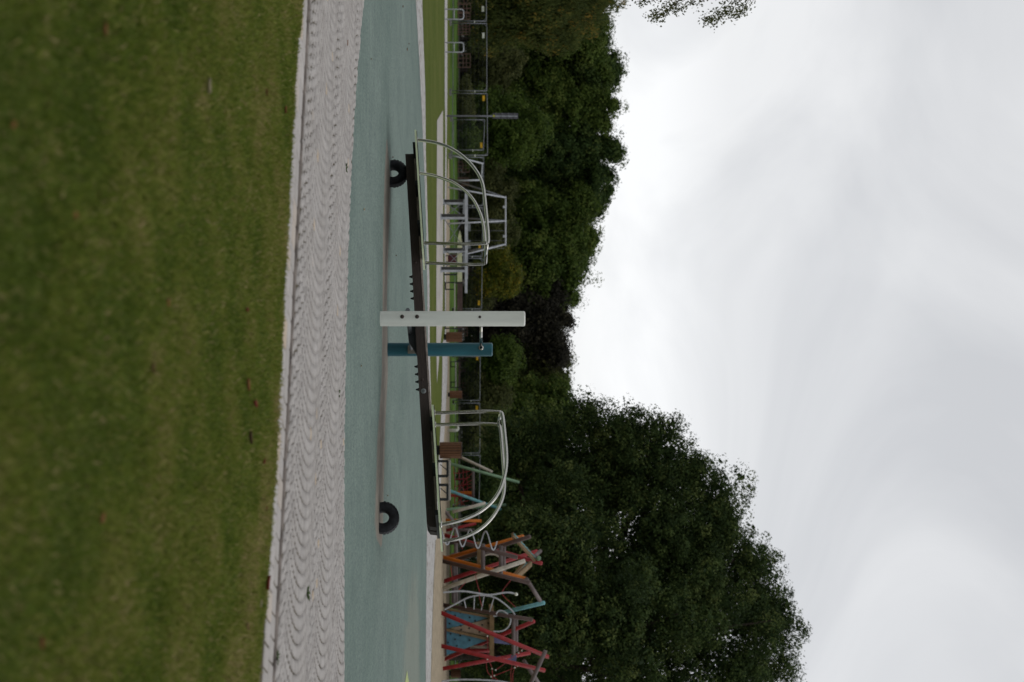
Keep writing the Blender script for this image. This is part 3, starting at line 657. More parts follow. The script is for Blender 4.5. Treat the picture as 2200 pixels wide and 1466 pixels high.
bench(606, 708, 63.9, 'park bench with dark metal side frames and brown backrest, left of the white post', .43, .80)
bench(776, 834, 80, 'low grey park bench right of the teal post, beyond the grey path', .30, .56, backw=.08)
# backless bench
D = 50; X0, X1 = at(1015, 988, D)[0], at(1015, 1074, D)[0]
r = thing('backless_bench', 'backless bench with black metal legs on the sand behind the raised platform', 'bench', ((X0 + X1) / 2, D, 0))
MB().box(((X0 + X1) / 2, D, .445), (X1 - X0, .42, .07)).build('seat', mat('silvered_timber2', (.30, .28, .26), .7, scale=20), r)
for a_, b_ in ((991, 1023), (1042, 1073)):
    xa, xb = at(1015, a_, D)[0], at(1015, b_, D)[0]; f_ = MB()
    for yy in (-.16, .16):
        f_.box((xa, D + yy, .19), (.06, .05, .38)); f_.box((xb, D + yy, .19), (.06, .05, .38)); f_.box(((xa + xb) / 2, D + yy, .37), (xb - xa, .05, .07))
    f_.box((xa, D, .30), (.05, .28, .05))
    f_.bar((xa + .3, D - .19, .36), (xb - .42, D - .19, .12), .02, .03); f_.build('leg_frame', DARKM, r)

p0 = Vector((at(1015, 925, 72)[0], 72, 0)); pts = [p0, p0 + Vector((0, 0, .42)), p0 + Vector((-.02, -.0, .49)), p0 + Vector((-.09, -.0, .53)), p0 + Vector((-.22, 0, .50))]
r = thing('water_spout', 'short white bent standpipe on the sand left of the large slatted bin', 'standpipe', p0)
MB().tube(pts[:3], .085, 14, .08).build('column', WHT, r); MB().tube(smooth_path(pts[2:], 2), .075, 12, .05).build('spout', WHT, r)

def frame(y0, y1, D, z1, label, n=1, split=.5):
    X0, X1 = at(1015, y0, D)[0], at(1015, y1, D)[0]; b = MB(); w = .07
    for X in (X0, X1): b.box((X, D, z1 / 2), (w, .09, z1))
    for z in (.09, z1 * .45, z1 * .68, z1 - .035): b.box(((X0 + X1) / 2, D + .003, z), (X1 - X0 - w, .07, .065))
    for k in range(1, n + 1): b.box((X0 + (X1 - X0) * k / (n + 1), D + .05, z1 / 2), (w, .03, z1 * .96))
    tag(b.build('wooden_frame', FRM), label, 'wooden frame', 'brown wooden frames at the edge of the wood')
DF = 116
for y0, y1, z1, n, lab in [(-20, 7, 1.25, 2, 'tall brown wooden frame at the far left edge under the willow leaves'), (10, 27, 1.15, 1, 'brown wooden frame behind the left metal hoop'),
        (29, 42, 1.1, 1, 'brown wooden frame just right of the left metal hoop'), (50, 75, 1.05, 3, 'brown wooden frame with several uprights right of the first fence joint'), (116, 145, 1.1, 2, 'brown wooden frame just right of the second metal hoop'),
        (201, 211, .95, 1, 'narrow wooden frame at the second fence joint'), (285, 300, .95, 0, 'brown wooden frame right of the lamp pole'), (348, 370, 1.02, 2, 'brown wooden frame left of the swing leg'),
        (383, 399, .95, 1, 'brown wooden frame behind the upright swing leg'), (572, 590, .95, 1, 'wooden frame below the yellowing bush'), (592, 606, .9, 0, 'wooden frame below the yellowing bush, beside the bench top'), (637, 650, .9, 1, 'wooden frame over the bench back left of the white post'),
        (704, 722, .85, 1, 'wooden frame above the bin between the two posts'), (823, 841, 1.1, 1, 'wooden frame above the small slatted bin'), (846, 860, 1.05, 1, 'wooden frame right of the small slatted bin')]:
    frame(y0, y1, DF, z1, lab, n)

# steel exercise frame behind the lowered platform
r = thing('steel_table_frame', 'grey steel frame on square legs with cross braces behind the lowered seesaw platform', 'climbing frame', (at(1015, 505, 57)[0], 57, 0))
def PX(y, D): return at(1015, y, D)[0]
SHADEG = mat('shaded_galvanised_steel', (.085, .085, .08), .7)  # same steel as the legs, with the shade of their recess painted in
legs = [(466.5, 55.1), (580, 55.1), (435, 60.5), (539, 60.5)]
for y_, D in legs:
    X = PX(y_, D); c, s_ = math.cos(.75), math.sin(.75)
    lg = MB().box((X + .05, D, .50), (.085, .12, .92)).box((X, D + .02, .02), (.26, .26, .04)).build('leg', GALVL, r)
    MB().box((X - .055, D + .06, .50), (.12, .02, .92)).box((X - .105, D + .02, .50), (.02, .08, .92)).build('web', SHADEG, lg)
for D in (55.1, 60.5):
    xa, xb = PX(408 if D < 58 else 415, D), PX(630 if D < 58 else 600, D)
    MB().box(((xa + xb) / 2, D, 1.0), (xb - xa, .12, .10)).build('rail', GALVL, r)
for y_ in (466.5, 580): MB().bar((PX(y_, 55.1), 55.2, .90), (PX(y_ - 36, 60.5), 60.4, .90), .08, .08).build('tie', GALV, r)
bc = MB()
for ya, yb in ((470, 534), (434, 466), (534, 578)):
    for za, zb in ((.1, .9), (.9, .1)): bc.tube([(PX(ya, 57.5), 57.5, za), (PX(yb, 57.5), 57.5, zb)], .014, 6)
bc.build('brace', GALV, r)
o = MB(); xa, xb = PX(495, 62), PX(605, 62)
P = []
for k in range(13):
    u = k / 12; P.append((xa + (xb - xa) * u, 61.9, .70 - .11 * min(1, (u * 4) ** .6)))
for k in range(12, -1, -1):
    u = k / 12; P.append((xa + (xb - xa) * u, 61.9, .70 + .09 * min(1, (u * 4) ** .6)))
r2_ = thing('pointed_board', 'pale yellow pointed board resting under the grey steel frame', 'board', ((xa + xb) / 2, 62, 0))
o.prism(P, (0, .3, 0)).build('board', LIM, r2_)
MB().box((xa + .6, 62.05, .31), (.06, .2, .62)).build('leg', DARKM, r2_); MB().box((xb - .3, 62.05, .31), (.06, .2, .62)).build('leg', DARKM, r2_)
p0 = Vector((PX(556.5, 65.5), 65.5, 0))
r = thing('maroon_box', 'dark maroon box on thin black legs under the steel frame', 'box', p0)
MB().prism([p0 + Vector((-.16, -.15, .12)), p0 + Vector((.16, -.15, .12)), p0 + Vector((.19, -.15, .50)), p0 + Vector((-.17, -.15, .50))], (0, .3, 0)).build('body', MAR, r)
for sx in (-.14, .14): MB().box(p0 + Vector((sx, 0, .06)), (.03, .3, .12)).build('leg', DARKM, r)

# steel swing
Ds = 74.0
def S(x, y, D=Ds): return Vector(at(x, y, D))
r = thing('swing_frame', 'tall galvanised swing frame with three pairs of splayed legs and hanging grey seats', 'swing', (PX(475, Ds), Ds, 0))
def gleg(x, y, apx, D0): a = Vector(at(x, y, D0)); 
for (ax_, ay), ((y1, D1), (y2, D2)) in (((1087, 425), ((403, 72.8), (384, 75.5))), ((1088, 475), ((481, 72.8), (467, 75.5))), ((1087, 525), ((556, 72.8), (548, 75.5)))):
    top = S(ax_, ay)
    for y_, D_, m in ((y1, D1, GALVL), (y2, D2, GALV)): MB().tube([top, (PX(y_, D_), D_, 0)], .042, 10).build('leg', m, r)
MB().tube([S(1086, 422), S(1086, 529)], .045, 10).build('top_bar', GALVL, r)
for ya, yb in ((478, 497), (516, 535)):
    c = (S(1006, ya) + S(1006, yb)) / 2; w = (S(1006, yb) - S(1006, ya)).x
    s_ = MB().box(c, (w, .05, .24)).box(c + Vector((0, .16, -.11)), (w, .34, .03)).build('swing_seat', mat('grey_seat', (.16, .18, .19), .6), r)
    for sx in (-w / 2 + .03, w / 2 - .03): MB().tube([c + Vector((sx, 0, .1)), Vector((c.x + sx, Ds, S(1083, ya).z))], .008, 5).build('chain', GALV, s_)
for y_ in (445, 508): MB().box(S(1083, y_), (.12, .1, .12)).build('clamp', GALVL, r)
r = thing('steel_goal_frame', 'low galvanised frame with a slanting leg, left of the tall swing frame', 'frame', (PX(365, 79), 79, 0))
MB().tube([Vector((PX(333, 78), 78, 0)), S(1038, 352, 79)], .045, 10).build('slanting_leg', GALVL, r)
MB().tube([S(1036, 350, 79), S(1034, 389, 79)], .04, 10).build('top_bar', GALVL, r)
MB().tube([S(1034, 387, 79), Vector((PX(389, 79), 79, 0))], .045, 10).build('upright', GALVL, r)

# ---------------------------------------------------------------- climbing structures
def poles(root, L_, rad, n=12):
    for x1, y1, D1, x2, y2, D2, m in L_:
        a, b = Vector(at(x1, y1, D1)), Vector(at(x2, y2, D2))
        if a.z < .3: a -= (b - a).normalized() * .15
        d = (b - a).normalized(); mb = MB().tube([a, a.lerp(b, .5), b - d * .02], rad, n, cap=True)
        mb.lathe([(rad, -.02), (rad * .8, 0), (0, .004)], b, d, n); mb.build('pole', m, root)
base = Vector((PX(1215, 59), 59, 0))
r = thing('climbing_tower', 'climbing tower of crossed orange, brown, red and cream poles with a white spiral', 'climbing frame', base)
poles(r, [(955, 1198.5, 60, 1129, 1244, 59, ORA), (951, 1206, 59, 1139, 1252.6, 57.5, BRN), (961, 1199, 61.5, 1125, 1152.5, 60, ORA), (972, 1206, 61, 1139, 1153, 58.6, BRN),
          (955, 1150, 63, 1164.6, 1211, 61, RED), (972, 1160, 58.5, 1112, 1198.6, 58, BRN), (954.7, 1249, 62, 1155, 1184, 63.5, RED), (951.6, 1265, 59, 1128, 1205, 58.4, CRM),
          (1130, 1243, 58.5, 1161, 1292, 59, GRY), (1082.5, 1163, 60.5, 1082.5, 1229, 60.5, GRY), (1076, 1173, 58.8, 1076, 1234, 58.8, GRY), (1037.6, 1169, 59.3, 1037.6, 1227, 59.3, GRY),
          (1146, 1198, 60.5, 1161, 1184, 62, GRY), (1155, 1203, 62.5, 1158, 1199, 59.5, GRN), (974, 1189, 62.5, 974, 1296, 62.5, GRY), (979.5, 1127, 64, 979.5, 1297, 62.8, GRY), (1012, 1190, 61.5, 1083, 1188, 61.5, GRY)], .088)
MB().prism([at(1025, 1180, 60), at(1034, 1180, 60), at(1034, 1235, 59.6), at(1025, 1235, 59.6)], (0, 2.2, 0)).build('platform', PLK, r)
for (x1, y1, D1), (x2, y2, D2) in (((1101, 1149.5, 59), (1148.7, 1202, 60)), ((1108, 1241.5, 59.3), (1141, 1211, 60.5)), ((1104, 1237, 61.3), (1128, 1207, 61.6))):
    a, b = Vector(at(x1, y1, D1)), Vector(at(x2, y2, D2)); MB().bar(a, b, .24, .10).build('roof_plank', PLK, r)
    e_ = MB(); up_ = (b - a).normalized().cross(Vector((0, 1, 0))); up_ = up_ if up_.z > 0 else -up_
    e_.tube([a.lerp(b, k / 24) + up_ * (.085 + .02 * math.sin(k * 1.9)) for k in range(25)], .022, 6); e_.build('roof_edge', CYA, r)
# white spiral
sp_ = []; zc = [at(952, 1133, 57.6)[2], at(1066, 1170, 58)[2]]
for k in range(121):
    u = k / 120; ang = 2 * math.pi * (3.6 * u) - 2.3; X = PX(1150 + 14 * u, 57.8) + .36 * math.cos(ang); Y = 57.8 + .36 * math.sin(ang)
    sp_.append((X, Y, max(-.05, -.0 + (at(1068, 1170, 58)[2]) * u)))
MB().tube(sp_, .026, 8).build('spiral', GALVL, r)
MB().tube([Vector(at(1055 + 22 * math.cos(a * .26), 1208 + 17 * math.sin(a * .26), 59.6)) for a in range(25)], .03, 8).build('ring', CRM, r)
wv = smooth_path([at(x, y, 57.6) for x, y in ((952, 1273), (965, 1272), (995, 1269.5), (1032, 1276), (1052, 1279.5), (1081, 1273.5), (1096, 1273), (1109, 1277))], 3)
MB().tube(wv, .035, 10).build('wavy_pole', GALVL, r)
bb = MB().lathe([(0, -.075), (.05, -.055), (.075, 0), (.05, .055), (0, .075)], wv[-1], (0, 0, 1), 14).build('ball', WHT, r)
rp_ = MB()
for pts in ([(1021, 1234), (1026, 1258), (1031, 1272), (1029, 1282), (1036, 1305)], [(1097, 1247), (1078, 1271), (1079, 1279), (1108, 1305)], [(979, 1147), (994, 1180)], [(968, 1215), (972, 1245)], [(985, 1268), (1000, 1252)]):
    rp_.tube(smooth_path([at(x, y, 58.4) for x, y in pts], 2), .012, 6)
rp_.build('rope', ROPE, r)

base = Vector((PX(1375, 58), 58, 0))
r = thing('climbing_house', 'climbing house of crossed red poles with blue and tan climbing wall panels', 'climbing frame', base)
poles(r, [(948, 1317, 56.8, 1178.6, 1412, 57.5, RED), (948, 1388, 56.8, 1171, 1441, 57.5, RED), (955, 1417, 63.4, 1148, 1334.6, 60.8, RED), (951, 1437, 59.4, 1139, 1403, 60.8, RED),
          (952, 1300, 60.4, 1144, 1332, 59, BRN), (1060, 1321, 62, 1170, 1295, 61, CYA), (1128, 1496, 57.2, 1172, 1398, 57, GRY), (1125, 1419.6, 58, 1165, 1480, 58.6, GRY),
          (1103, 1328, 60.3, 1103, 1408, 60.3, GRY), (1109, 1328, 62, 1109, 1400, 62, GRY), (1000, 1398, 61.8, 1053, 1398, 61.8, RED), (1010, 1392, 61.9, 1053, 1392, 61.9, CRM)], .086)
def panel(P, D, m, name='panel', t=.05):
    return MB().prism([at(x, y, D) for x, y in P], (0, t, 0)).build(name, m, r)
pa = panel([(957, 1310), (1051, 1327), (1022, 1336), (957, 1352)], 60.7, BLU)
pb = panel([(966, 1351), (1052, 1330), (1051, 1369)], 60.72, TAN)
pc = panel([(957, 1356), (1050, 1375), (996, 1395), (957, 1409)], 60.74, BLU)
for p_, L_ in ((pa, ((968, 1313), (989, 1317), (978, 1323), (1009, 1327), (966, 1340), (990, 1345), (1021, 1334))), (pb, ((1036, 1343), (1049, 1339), (1008, 1350), (1030, 1358), (991, 1353), (1048, 1356))), (pc, ((968, 1362), (989, 1366), (978, 1374), (1009, 1376), (963, 1381), (982, 1388)))):
    h_ = MB()
    for x, y in L_: h_.lathe([(0, -.05), (.028, -.04), (.04, 0)], at(x, y, 60.69), (0, 1, 0), 8)
    h_.build('hold', DARKM, p_)
MB().bar(at(959, 1353, 60.6), at(1052, 1374, 60.6), .10, .13, (0, 1, 0)).build('wall_beam', PLK, r)
MB().bar(at(957, 1303, 60.5), at(957, 1410, 60.5), .1, .10).build('wall_beam', BRN, r); MB().bar(at(960, 1309, 60.6), at(1052, 1326, 60.6), .08, .08, (0, 1, 0)).build('wall_beam', PLK, r)
MB().prism([at(1052, 1322, 60.2), at(1061.5, 1322, 60.2), at(1061.5, 1411, 60.2), at(1052, 1411, 60.2)], (0, 2.6, 0)).build('platform', PLK, r)
panel([(1055, 1367), (1099, 1386), (1055, 1381)], 60.4, PUR); panel([(1064, 1411), (1110, 1408), (1109, 1421), (1100, 1422)], 60.4, PUR)
arc = smooth_path([at(x, y, 58.8) for x, y in ((955, 1310), (982, 1296), (1000, 1286), (1016, 1281), (1032, 1279), (1048, 1280), (1067, 1285), (1086, 1299), (1100, 1312), (1106, 1321))], 3)
MB().tube(arc, .032, 10).build('arch', GALVL, r)
for (x1, y1), (x2, y2) in (((997, 1289), (1001, 1306)), ((1019, 1282), (1018, 1309)), ((1040, 1281), (1034, 1311)), ((1061, 1284), (1052, 1314))): MB().tube([at(x1, y1, 58.8), at(x2, y2, 59.5)], .024, 8).build('rung', GALVL, r)
MB().tube(smooth_path([at(x, y, 60) for x, y in ((1060, 1324), (1078, 1322), (1095, 1326), (1098, 1334), (1092, 1349), (1078, 1357), (1060, 1357))], 3), .032, 8).build('ring', GALVL, r)
MB().tube(smooth_path([at(x, y, 58.9) for x, y in ((1066, 1320), (1070, 1312), (1081, 1312), (1091, 1320))], 3), .024, 8).build('hoop', GALVL, r)
MB().tube(smooth_path([at(x, y, 57.4) for x, y in ((946, 1465), (962, 1462), (991, 1460), (1041, 1461), (1086, 1465), (1110, 1474))], 3), .035, 8).build('curved_rail', GALVL, r)
rp_ = MB()
for pts in ([(1047, 1367), (1048, 1405), (1051, 1420), (1057, 1436)], [(1047, 1417), (1044, 1428), (1048, 1447), (1057, 1454)], [(1065, 1440), (1087, 1424), (1114, 1402), (1123, 1395)], [(1062, 1452), (1106, 1435), (1114, 1431)], [(1103, 1420), (1097, 1440), (1098, 1466)], [(1106, 1432), (1101, 1450), (1102, 1466)], [(1061, 1455), (1075, 1466)], [(1057, 1436), (1059, 1460)]):
    rp_.tube(smooth_path([at(x, y, 58) for x, y in pts], 2), .013, 6)
rp_.build('rope', ROPE, r)
kn = MB()
for x, y in ((1047, 1367), (1057, 1437), (1065, 1440), (1062, 1452), (1055, 1454), (1106, 1435), (1112, 1431), (1114, 1403), (1121, 1398), (1047, 1417)): kn.lathe([(0, -.035), (.03, -.02), (.03, .02), (0, .035)], at(x, y, 57.96), (0, 0, 1), 8)
kn.build('rope_knot', WHT, r)

base = Vector((PX(1060, 69), 69, 0))
r = thing('rope_climber', 'distant climbing frame of sage green, cream and light blue leaning poles with red rope nets', 'climbing frame', base)
poles(r, [(978, 977, 72, 1057.5, 1014.5, 71, CRM), (965, 996, 70, 1116, 1037, 70, GRN), (958.7, 1052, 67.5, 1076, 1095, 69, CYA), (972, 1100.5, 66, 1043, 1081, 66, CRM), (958.7, 1095, 68, 1086, 1085, 71, GRN),
          (1016.7, 1004.5, 70.5, 1016.7, 1096, 70.5, GRY), (957, 1101, 65.5, 976, 1121, 65.5, GRY), (961.6, 1118, 66, 1034.6, 1119.5, 66, ORA), (962, 1139, 67, 1023, 1125, 67, RED), (978, 1139, 68, 1020, 1139, 68, GRY), (962, 1120, 66.4, 985, 1145, 67.3, GRY)], .072)
MB().prism([at(983, 1056, 71.5), at(1014, 1056, 71.5), at(1014, 1062, 71.5), at(983, 1062, 71.5)], (0, .08, 0)).build('board', ORA, r)
MB().prism([at(968, 1062, 71.6), at(1014, 1062.3, 71.6), at(1014, 1068, 71.6), at(968, 1068, 71.6)], (0, .08, 0)).build('board', paint('scarlet_paint', (.30, .035, .015)), r)
nt_ = MB()
for pts in ([(1014, 1017), (995, 1035), (982, 1055), (977, 1075), (978, 1088)], [(1014, 1032), (1003, 1037), (990, 1050)], [(1014, 1046), (1003, 1050), (993, 1057)], [(979, 1088), (987, 1081), (1000, 1077), (1008, 1076)],
            [(1002, 1003), (1004, 1060)], [(995, 1000), (996, 1062)], [(986, 1010), (988, 1064)], [(974, 1003), (978, 1040), (976, 1080)], [(1010, 1012), (986, 1018), (974, 1016)], [(1010, 1026), (990, 1030), (975, 1030)], [(1012, 1040), (975, 1046)], [(984, 1070), (998, 1086)], [(980, 1080), (999, 1066)], [(990, 1066), (992, 1086)]):
    nt_.tube(smooth_path([at(x, y, 71) for x, y in pts], 2), .014, 5)
nt_.build('rope_net', ROPE, r)

# ---------------------------------------------------------------- trees
def leafcloud(lobes, N, size, clump, per, seed, gap=.0, down=0, squash=.85, inner=.25, core=.0, spray=.12):
    """leaves on the skins of many small boughs (radius about clump*2.2) set over the big lobes, a darker filling within"""
    g_ = np.random.default_rng(seed); L_ = np.array(lobes, float)
    wgt = (L_[:, 3] * L_[:, 4] + L_[:, 3] * L_[:, 5] + L_[:, 4] * L_[:, 5]); wgt /= wgt.sum(); nc = max(4, N // per)
    li = g_.choice(len(L_), nc, p=wgt); d = g_.normal(size=(nc, 3)); d /= np.linalg.norm(d, axis=1)[:, None]
    rr = 1 - inner * g_.random(nc) ** 1.5 * 2 + g_.normal(0, .05, nc)
    bmp = 1 + .10 * np.sin(d[:, 0] * 7 + li) * np.cos(d[:, 2] * 6 + li * 2) + .07 * np.sin(d[:, 1] * 13 + d[:, 2] * 11)
    c = L_[li, :3] + d * L_[li, 3:6] * (rr * bmp)[:, None]
    keep = c[:, 2] > .15
    if gap:
        f_ = np.sin(c[:, 0] * 1.15 + 2 * np.sin(c[:, 2] * .8)) * np.sin(c[:, 2] * 1.3 + c[:, 0] * .6) + .4 * np.sin(c[:, 0] * 3.1) * np.sin(c[:, 2] * 3.3)
        keep &= (f_ > -1.2 + gap) | (g_.random(nc) < .35)
    c, d, li = c[keep], d[keep], li[keep]; nc = len(c); ctint = np.clip(.42 + .25 * g_.normal(size=nc) + .10 * np.sin(c[:, 0] * 1.1 + li) * np.sin(c[:, 2] * 1.3), 0, 1)
    cl = clump * 2.0 * g_.uniform(.55, 1.45, nc); k = np.repeat(np.arange(nc), per)
    u = g_.normal(size=(nc * per, 3)) + d[k] * .55 + np.array([0, 0, .25]); u /= np.linalg.norm(u, axis=1)[:, None]
    rad = cl[k] * (1 - .35 * g_.random(nc * per) ** 2 + spray * g_.normal(size=nc * per)); lump = 1 + .22 * np.sin(u[:, 0] * 6 + k) * np.sin(u[:, 2] * 7 + k * 1.7)
    P = c[k] + u * (rad * lump)[:, None] * np.array([1, 1, squash])
    if down: P[:, 2] -= np.abs(g_.normal(0, down, len(P)))
    nrm = u * 1.0 + np.array([0, 0, .25]) + g_.normal(size=P.shape) * .32
    s = size * g_.uniform(.6, 1.4, len(P)); t = np.clip(ctint[k] + g_.normal(0, .12, len(P)), 0, 1)
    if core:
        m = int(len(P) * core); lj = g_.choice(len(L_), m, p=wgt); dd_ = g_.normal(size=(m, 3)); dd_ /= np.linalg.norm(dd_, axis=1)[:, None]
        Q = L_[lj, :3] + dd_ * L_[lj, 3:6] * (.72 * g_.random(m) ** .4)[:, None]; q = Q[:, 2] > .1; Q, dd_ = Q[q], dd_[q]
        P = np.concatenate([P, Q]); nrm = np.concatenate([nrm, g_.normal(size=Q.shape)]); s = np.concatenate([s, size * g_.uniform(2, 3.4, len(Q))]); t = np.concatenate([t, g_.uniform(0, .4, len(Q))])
    nrm /= np.linalg.norm(nrm, axis=1)[:, None]
    t1 = np.cross(nrm, g_.normal(size=P.shape)); t1 /= np.linalg.norm(t1, axis=1)[:, None] + 1e-9
    if down: t1 = t1 * .4 + np.array([0, 0, -1.]); t1 /= np.linalg.norm(t1, axis=1)[:, None]
    t2 = np.cross(nrm, t1); s = s[:, None]
    V = np.stack([P - t1 * s * .5, P + t2 * s * .33, P + t1 * s * .5, P - t2 * s * .33], 1).reshape(-1, 3)
    return V, np.arange(len(V)).reshape(-1, 4), np.repeat(t, 4)
def boughs(lobes, n, r0, r1, seed, inner=.22, flat=.75):
    """middle-sized boughs on the skin of the big lobes: gives the crown its cauliflower outline"""
    g_ = np.random.default_rng(seed); L_ = np.array(lobes, float); w = (L_[:, 3] * L_[:, 4] + L_[:, 3] * L_[:, 5] + L_[:, 4] * L_[:, 5]); w /= w.sum()
    li = g_.choice(len(L_), n, p=w); d = g_.normal(size=(n, 3)); d[:, 1] -= .25; d /= np.linalg.norm(d, axis=1)[:, None]
    r = g_.uniform(r0, r1, n); k = 1 - inner * g_.random(n) - (.5 if inner > 0 else 0) * r / np.maximum(L_[li, 3:6].min(1), .1)
    c = L_[li, :3] + d * L_[li, 3:6] * np.clip(k, .2, 1.2)[:, None]
    return [tuple(c[i]) + (r[i], r[i], r[i] * flat) for i in range(n) if c[i, 2] > .2]
def trunk(root, base, h, r, tips, m=BARK):
    b = Vector(base); t = MB(); top = b + Vector((.3, .1, h * .75)); t.tube(smooth_path([b - Vector((0, 0, .1)), b + Vector((.05, 0, h * .25)), b + Vector((-.05, .1, h * .5)), top], 2), r, 12, r * .3)
    tr = t.build('trunk', m, root); lm = MB()
    for i, q in enumerate(tips):
        q = Vector(q); s_ = b.lerp(top, .3 + .6 * ((i * .37) % 1)); mid = s_.lerp(q, .5) + Vector((0, 0, .08 * (q - s_).length))
        lm.tube(smooth_path([s_, mid, q], 2), r * .35, 7, r * .06)
    lm.build('limbs', m, root)
def tree(kind, label, y, D, top, wpx, m, N, size, seed, cat='tree', z0=.5, nl=7, gap=0, group='trees at the edge of the wood', down=0, depth=None, yshift=0, clump=None, per=40, cone=0, inner=.25, core=.22):
    rnd = random.Random(seed); s = F / D; X = PX(y, D); Ht = H + (top - 1015) / s; R_ = wpx / 2 / s; Rd = depth or R_
    r = thing(kind, label, cat, (X, D, 0), group); lobes = []
    cz = (z0 + Ht) / 2; rz = (Ht - z0) / 2
    lobes.append((X, D, cz, R_ * .78, Rd * .78, rz * .88))
    for k in range(nl):
        a = 6.283 * k / nl + rnd.uniform(-.3, .3); u = rnd.uniform(-.75, .75); rad = math.sqrt(1 - u * u) * (1 - cone * (u + .8) / 1.6)
        lr = rnd.uniform(.30, .46)
        lobes.append((X + math.cos(a) * rad * R_ * .68, D + math.sin(a) * rad * Rd * .68, cz + u * rz * .72, R_ * lr, Rd * lr, min(rz, R_ * 1.3) * lr))
    for q in ((0,) if cat == 'bush' or cone else (-.52, 0, .5)): lobes.append((X + (q + rnd.uniform(-.15, .15)) * R_, D, Ht - rz * (.26 + abs(q) * .22), R_ * .36, Rd * .36, rz * .26))
    trunk(r, (X, D, 0), Ht, max(.06, Ht * .018), [l_[:3] for l_ in lobes[1:]])
    if cat == 'tree' and not cone:
        big = lobes; lobes = boughs(big, int(26 + R_ * 9), R_ * .13, R_ * .24, seed) + big[:1] + boughs(big[-3:], 14, R_ * .12, R_ * .2, seed + 1)
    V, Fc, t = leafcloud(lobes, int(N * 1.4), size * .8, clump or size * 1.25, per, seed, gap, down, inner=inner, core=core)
    npmesh('crown', V, Fc, m, {'tint': t}, r); return r
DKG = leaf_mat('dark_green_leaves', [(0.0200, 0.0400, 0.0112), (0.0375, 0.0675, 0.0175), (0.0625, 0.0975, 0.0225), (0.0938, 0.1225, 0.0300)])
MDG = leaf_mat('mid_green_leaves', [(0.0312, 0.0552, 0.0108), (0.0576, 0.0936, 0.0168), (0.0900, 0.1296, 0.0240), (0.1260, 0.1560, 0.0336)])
BRG = leaf_mat('fresh_green_leaves', [(.028, .052, .009), (.048, .082, .013), (.074, .112, .018), (.10, .14, .026)])
OLV = leaf_mat('olive_leaves', [(0.0381, 0.0470, 0.0157), (0.0616, 0.0728, 0.0224), (0.0874, 0.0986, 0.0314), (0.1176, 0.1176, 0.0392)])
YLG = leaf_mat('yellowing_leaves', [(.05, .065, .010), (.085, .105, .012), (.13, .13, .014), (.24, .17, .012)])
PUP = leaf_mat('copper_leaves', [(0.0138, 0.0138, 0.0103), (0.0242, 0.0230, 0.0161), (0.0368, 0.0333, 0.0207), (0.0483, 0.0437, 0.0253)])
OAK = leaf_mat('oak_leaves', [(0.0175, 0.0325, 0.0112), (0.0350, 0.0600, 0.0175), (0.0675, 0.1000, 0.0275), (0.1250, 0.1525, 0.0450)], .3)
WIL = leaf_mat('willow_leaves', [(.045, .062, .018), (.066, .085, .022), (.095, .108, .026), (.24, .16, .03)])
tree('broadleaf_tree', 'tall dark tree at the left behind the willow foliage', 30, 138, 1328, 299, MDG, 34000, .30, 1)
tree('broadleaf_tree', 'tall dark green tree behind the second metal hoop', 150, 142, 1340, 252, DKG, 34000, .30, 2)
tree('broadleaf_tree', 'tall tree rising behind the lamp pole, left of the small notch in the treetops', 222, 139, 1338, 172, MDG, 26000, .28, 3)
tree('broadleaf_tree', 'tall tree right of the small notch in the treetops', 315, 140, 1342, 195, DKG, 28000, .29, 4)
tree('broadleaf_tree', 'dark rounded tree above the curved left handrail', 400, 142, 1318, 218, DKG, 28000, .29, 5)
tree('broadleaf_tree', 'dark tree behind the tall swing frame', 490, 138, 1300, 218, MDG, 28000, .29, 6)
tree('broadleaf_tree', 'airy lighter green tree sloping down to the gap in the treeline', 580, 136, 1282, 195, MDG, 20000, .30, 7, gap=.35)
for y_, tp, w_, m_, lab in ((85, 1330, 150, DKG, 'further tree filling the skyline between the willow and the second metal hoop'), (186, 1334, 120, MDG, 'further tree filling the skyline just left of the lamp pole'), (352, 1328, 130, MDG, 'further tree on the skyline above the left end of the seesaw'),
        (445, 1306, 130, DKG, 'further tree on the skyline above the left half of the swing frame'), (535, 1290, 130, DKG, 'further tree on the skyline above the yellowing bush'), (640, 1250, 120, MDG, 'low further tree on the skyline left of the copper tree')):
    tree('broadleaf_tree', lab, y_, 147, tp, w_, m_, 16000, .28, 200 + y_)
tree('copper_beech', 'dark purple brown tree behind the white post', 690, 134, 1236, 190, PUP, 22000, .30, 8)
tree('broadleaf_tree', 'green tree at the lowest gap of the treeline, right of the copper tree', 795, 136, 1234, 172, OLV, 20000, .28, 9)
tree('broadleaf_tree', 'green tree between the treeline gap and the great oak', 890, 128, 1240, 195, MDG, 22000, .28, 10)
tree('broadleaf_tree', 'dark tree hidden behind the left side of the great oak', 1010, 126, 1250, 229, DKG, 20000, .30, 11)
tree('broadleaf_tree', 'dark tree behind the middle of the great oak', 1180, 124, 1260, 252, DKG, 18000, .32, 12)
tree('broadleaf_tree', 'dark tree behind the right side of the great oak', 1370, 124, 1270, 276, DKG, 18000, .32, 13)
BG = 'bushes and small trees before the wood'
tree('bush', 'rounded olive bush between the two metal hoops and the lamp pole', 130, 118, 1126, 130, OLV, 12000, .20, 20, 'bush', .2, group=BG)
tree('conical_tree', 'broad fresh green conical tree behind the lamp pole', 275, 116, 1182, 190, BRG, 24000, .24, 21, 'tree', .1, group=BG, cone=.6)
tree('bush', 'low dark bush under the conical green tree', 235, 112, 1020, 120, OLV, 7000, .16, 33, 'bush', .0, group=BG)
tree('bush', 'low grey green bush behind the doubled fence panels', 305, 111, 1032, 90, BRG, 6000, .16, 34, 'bush', .0, group=BG)
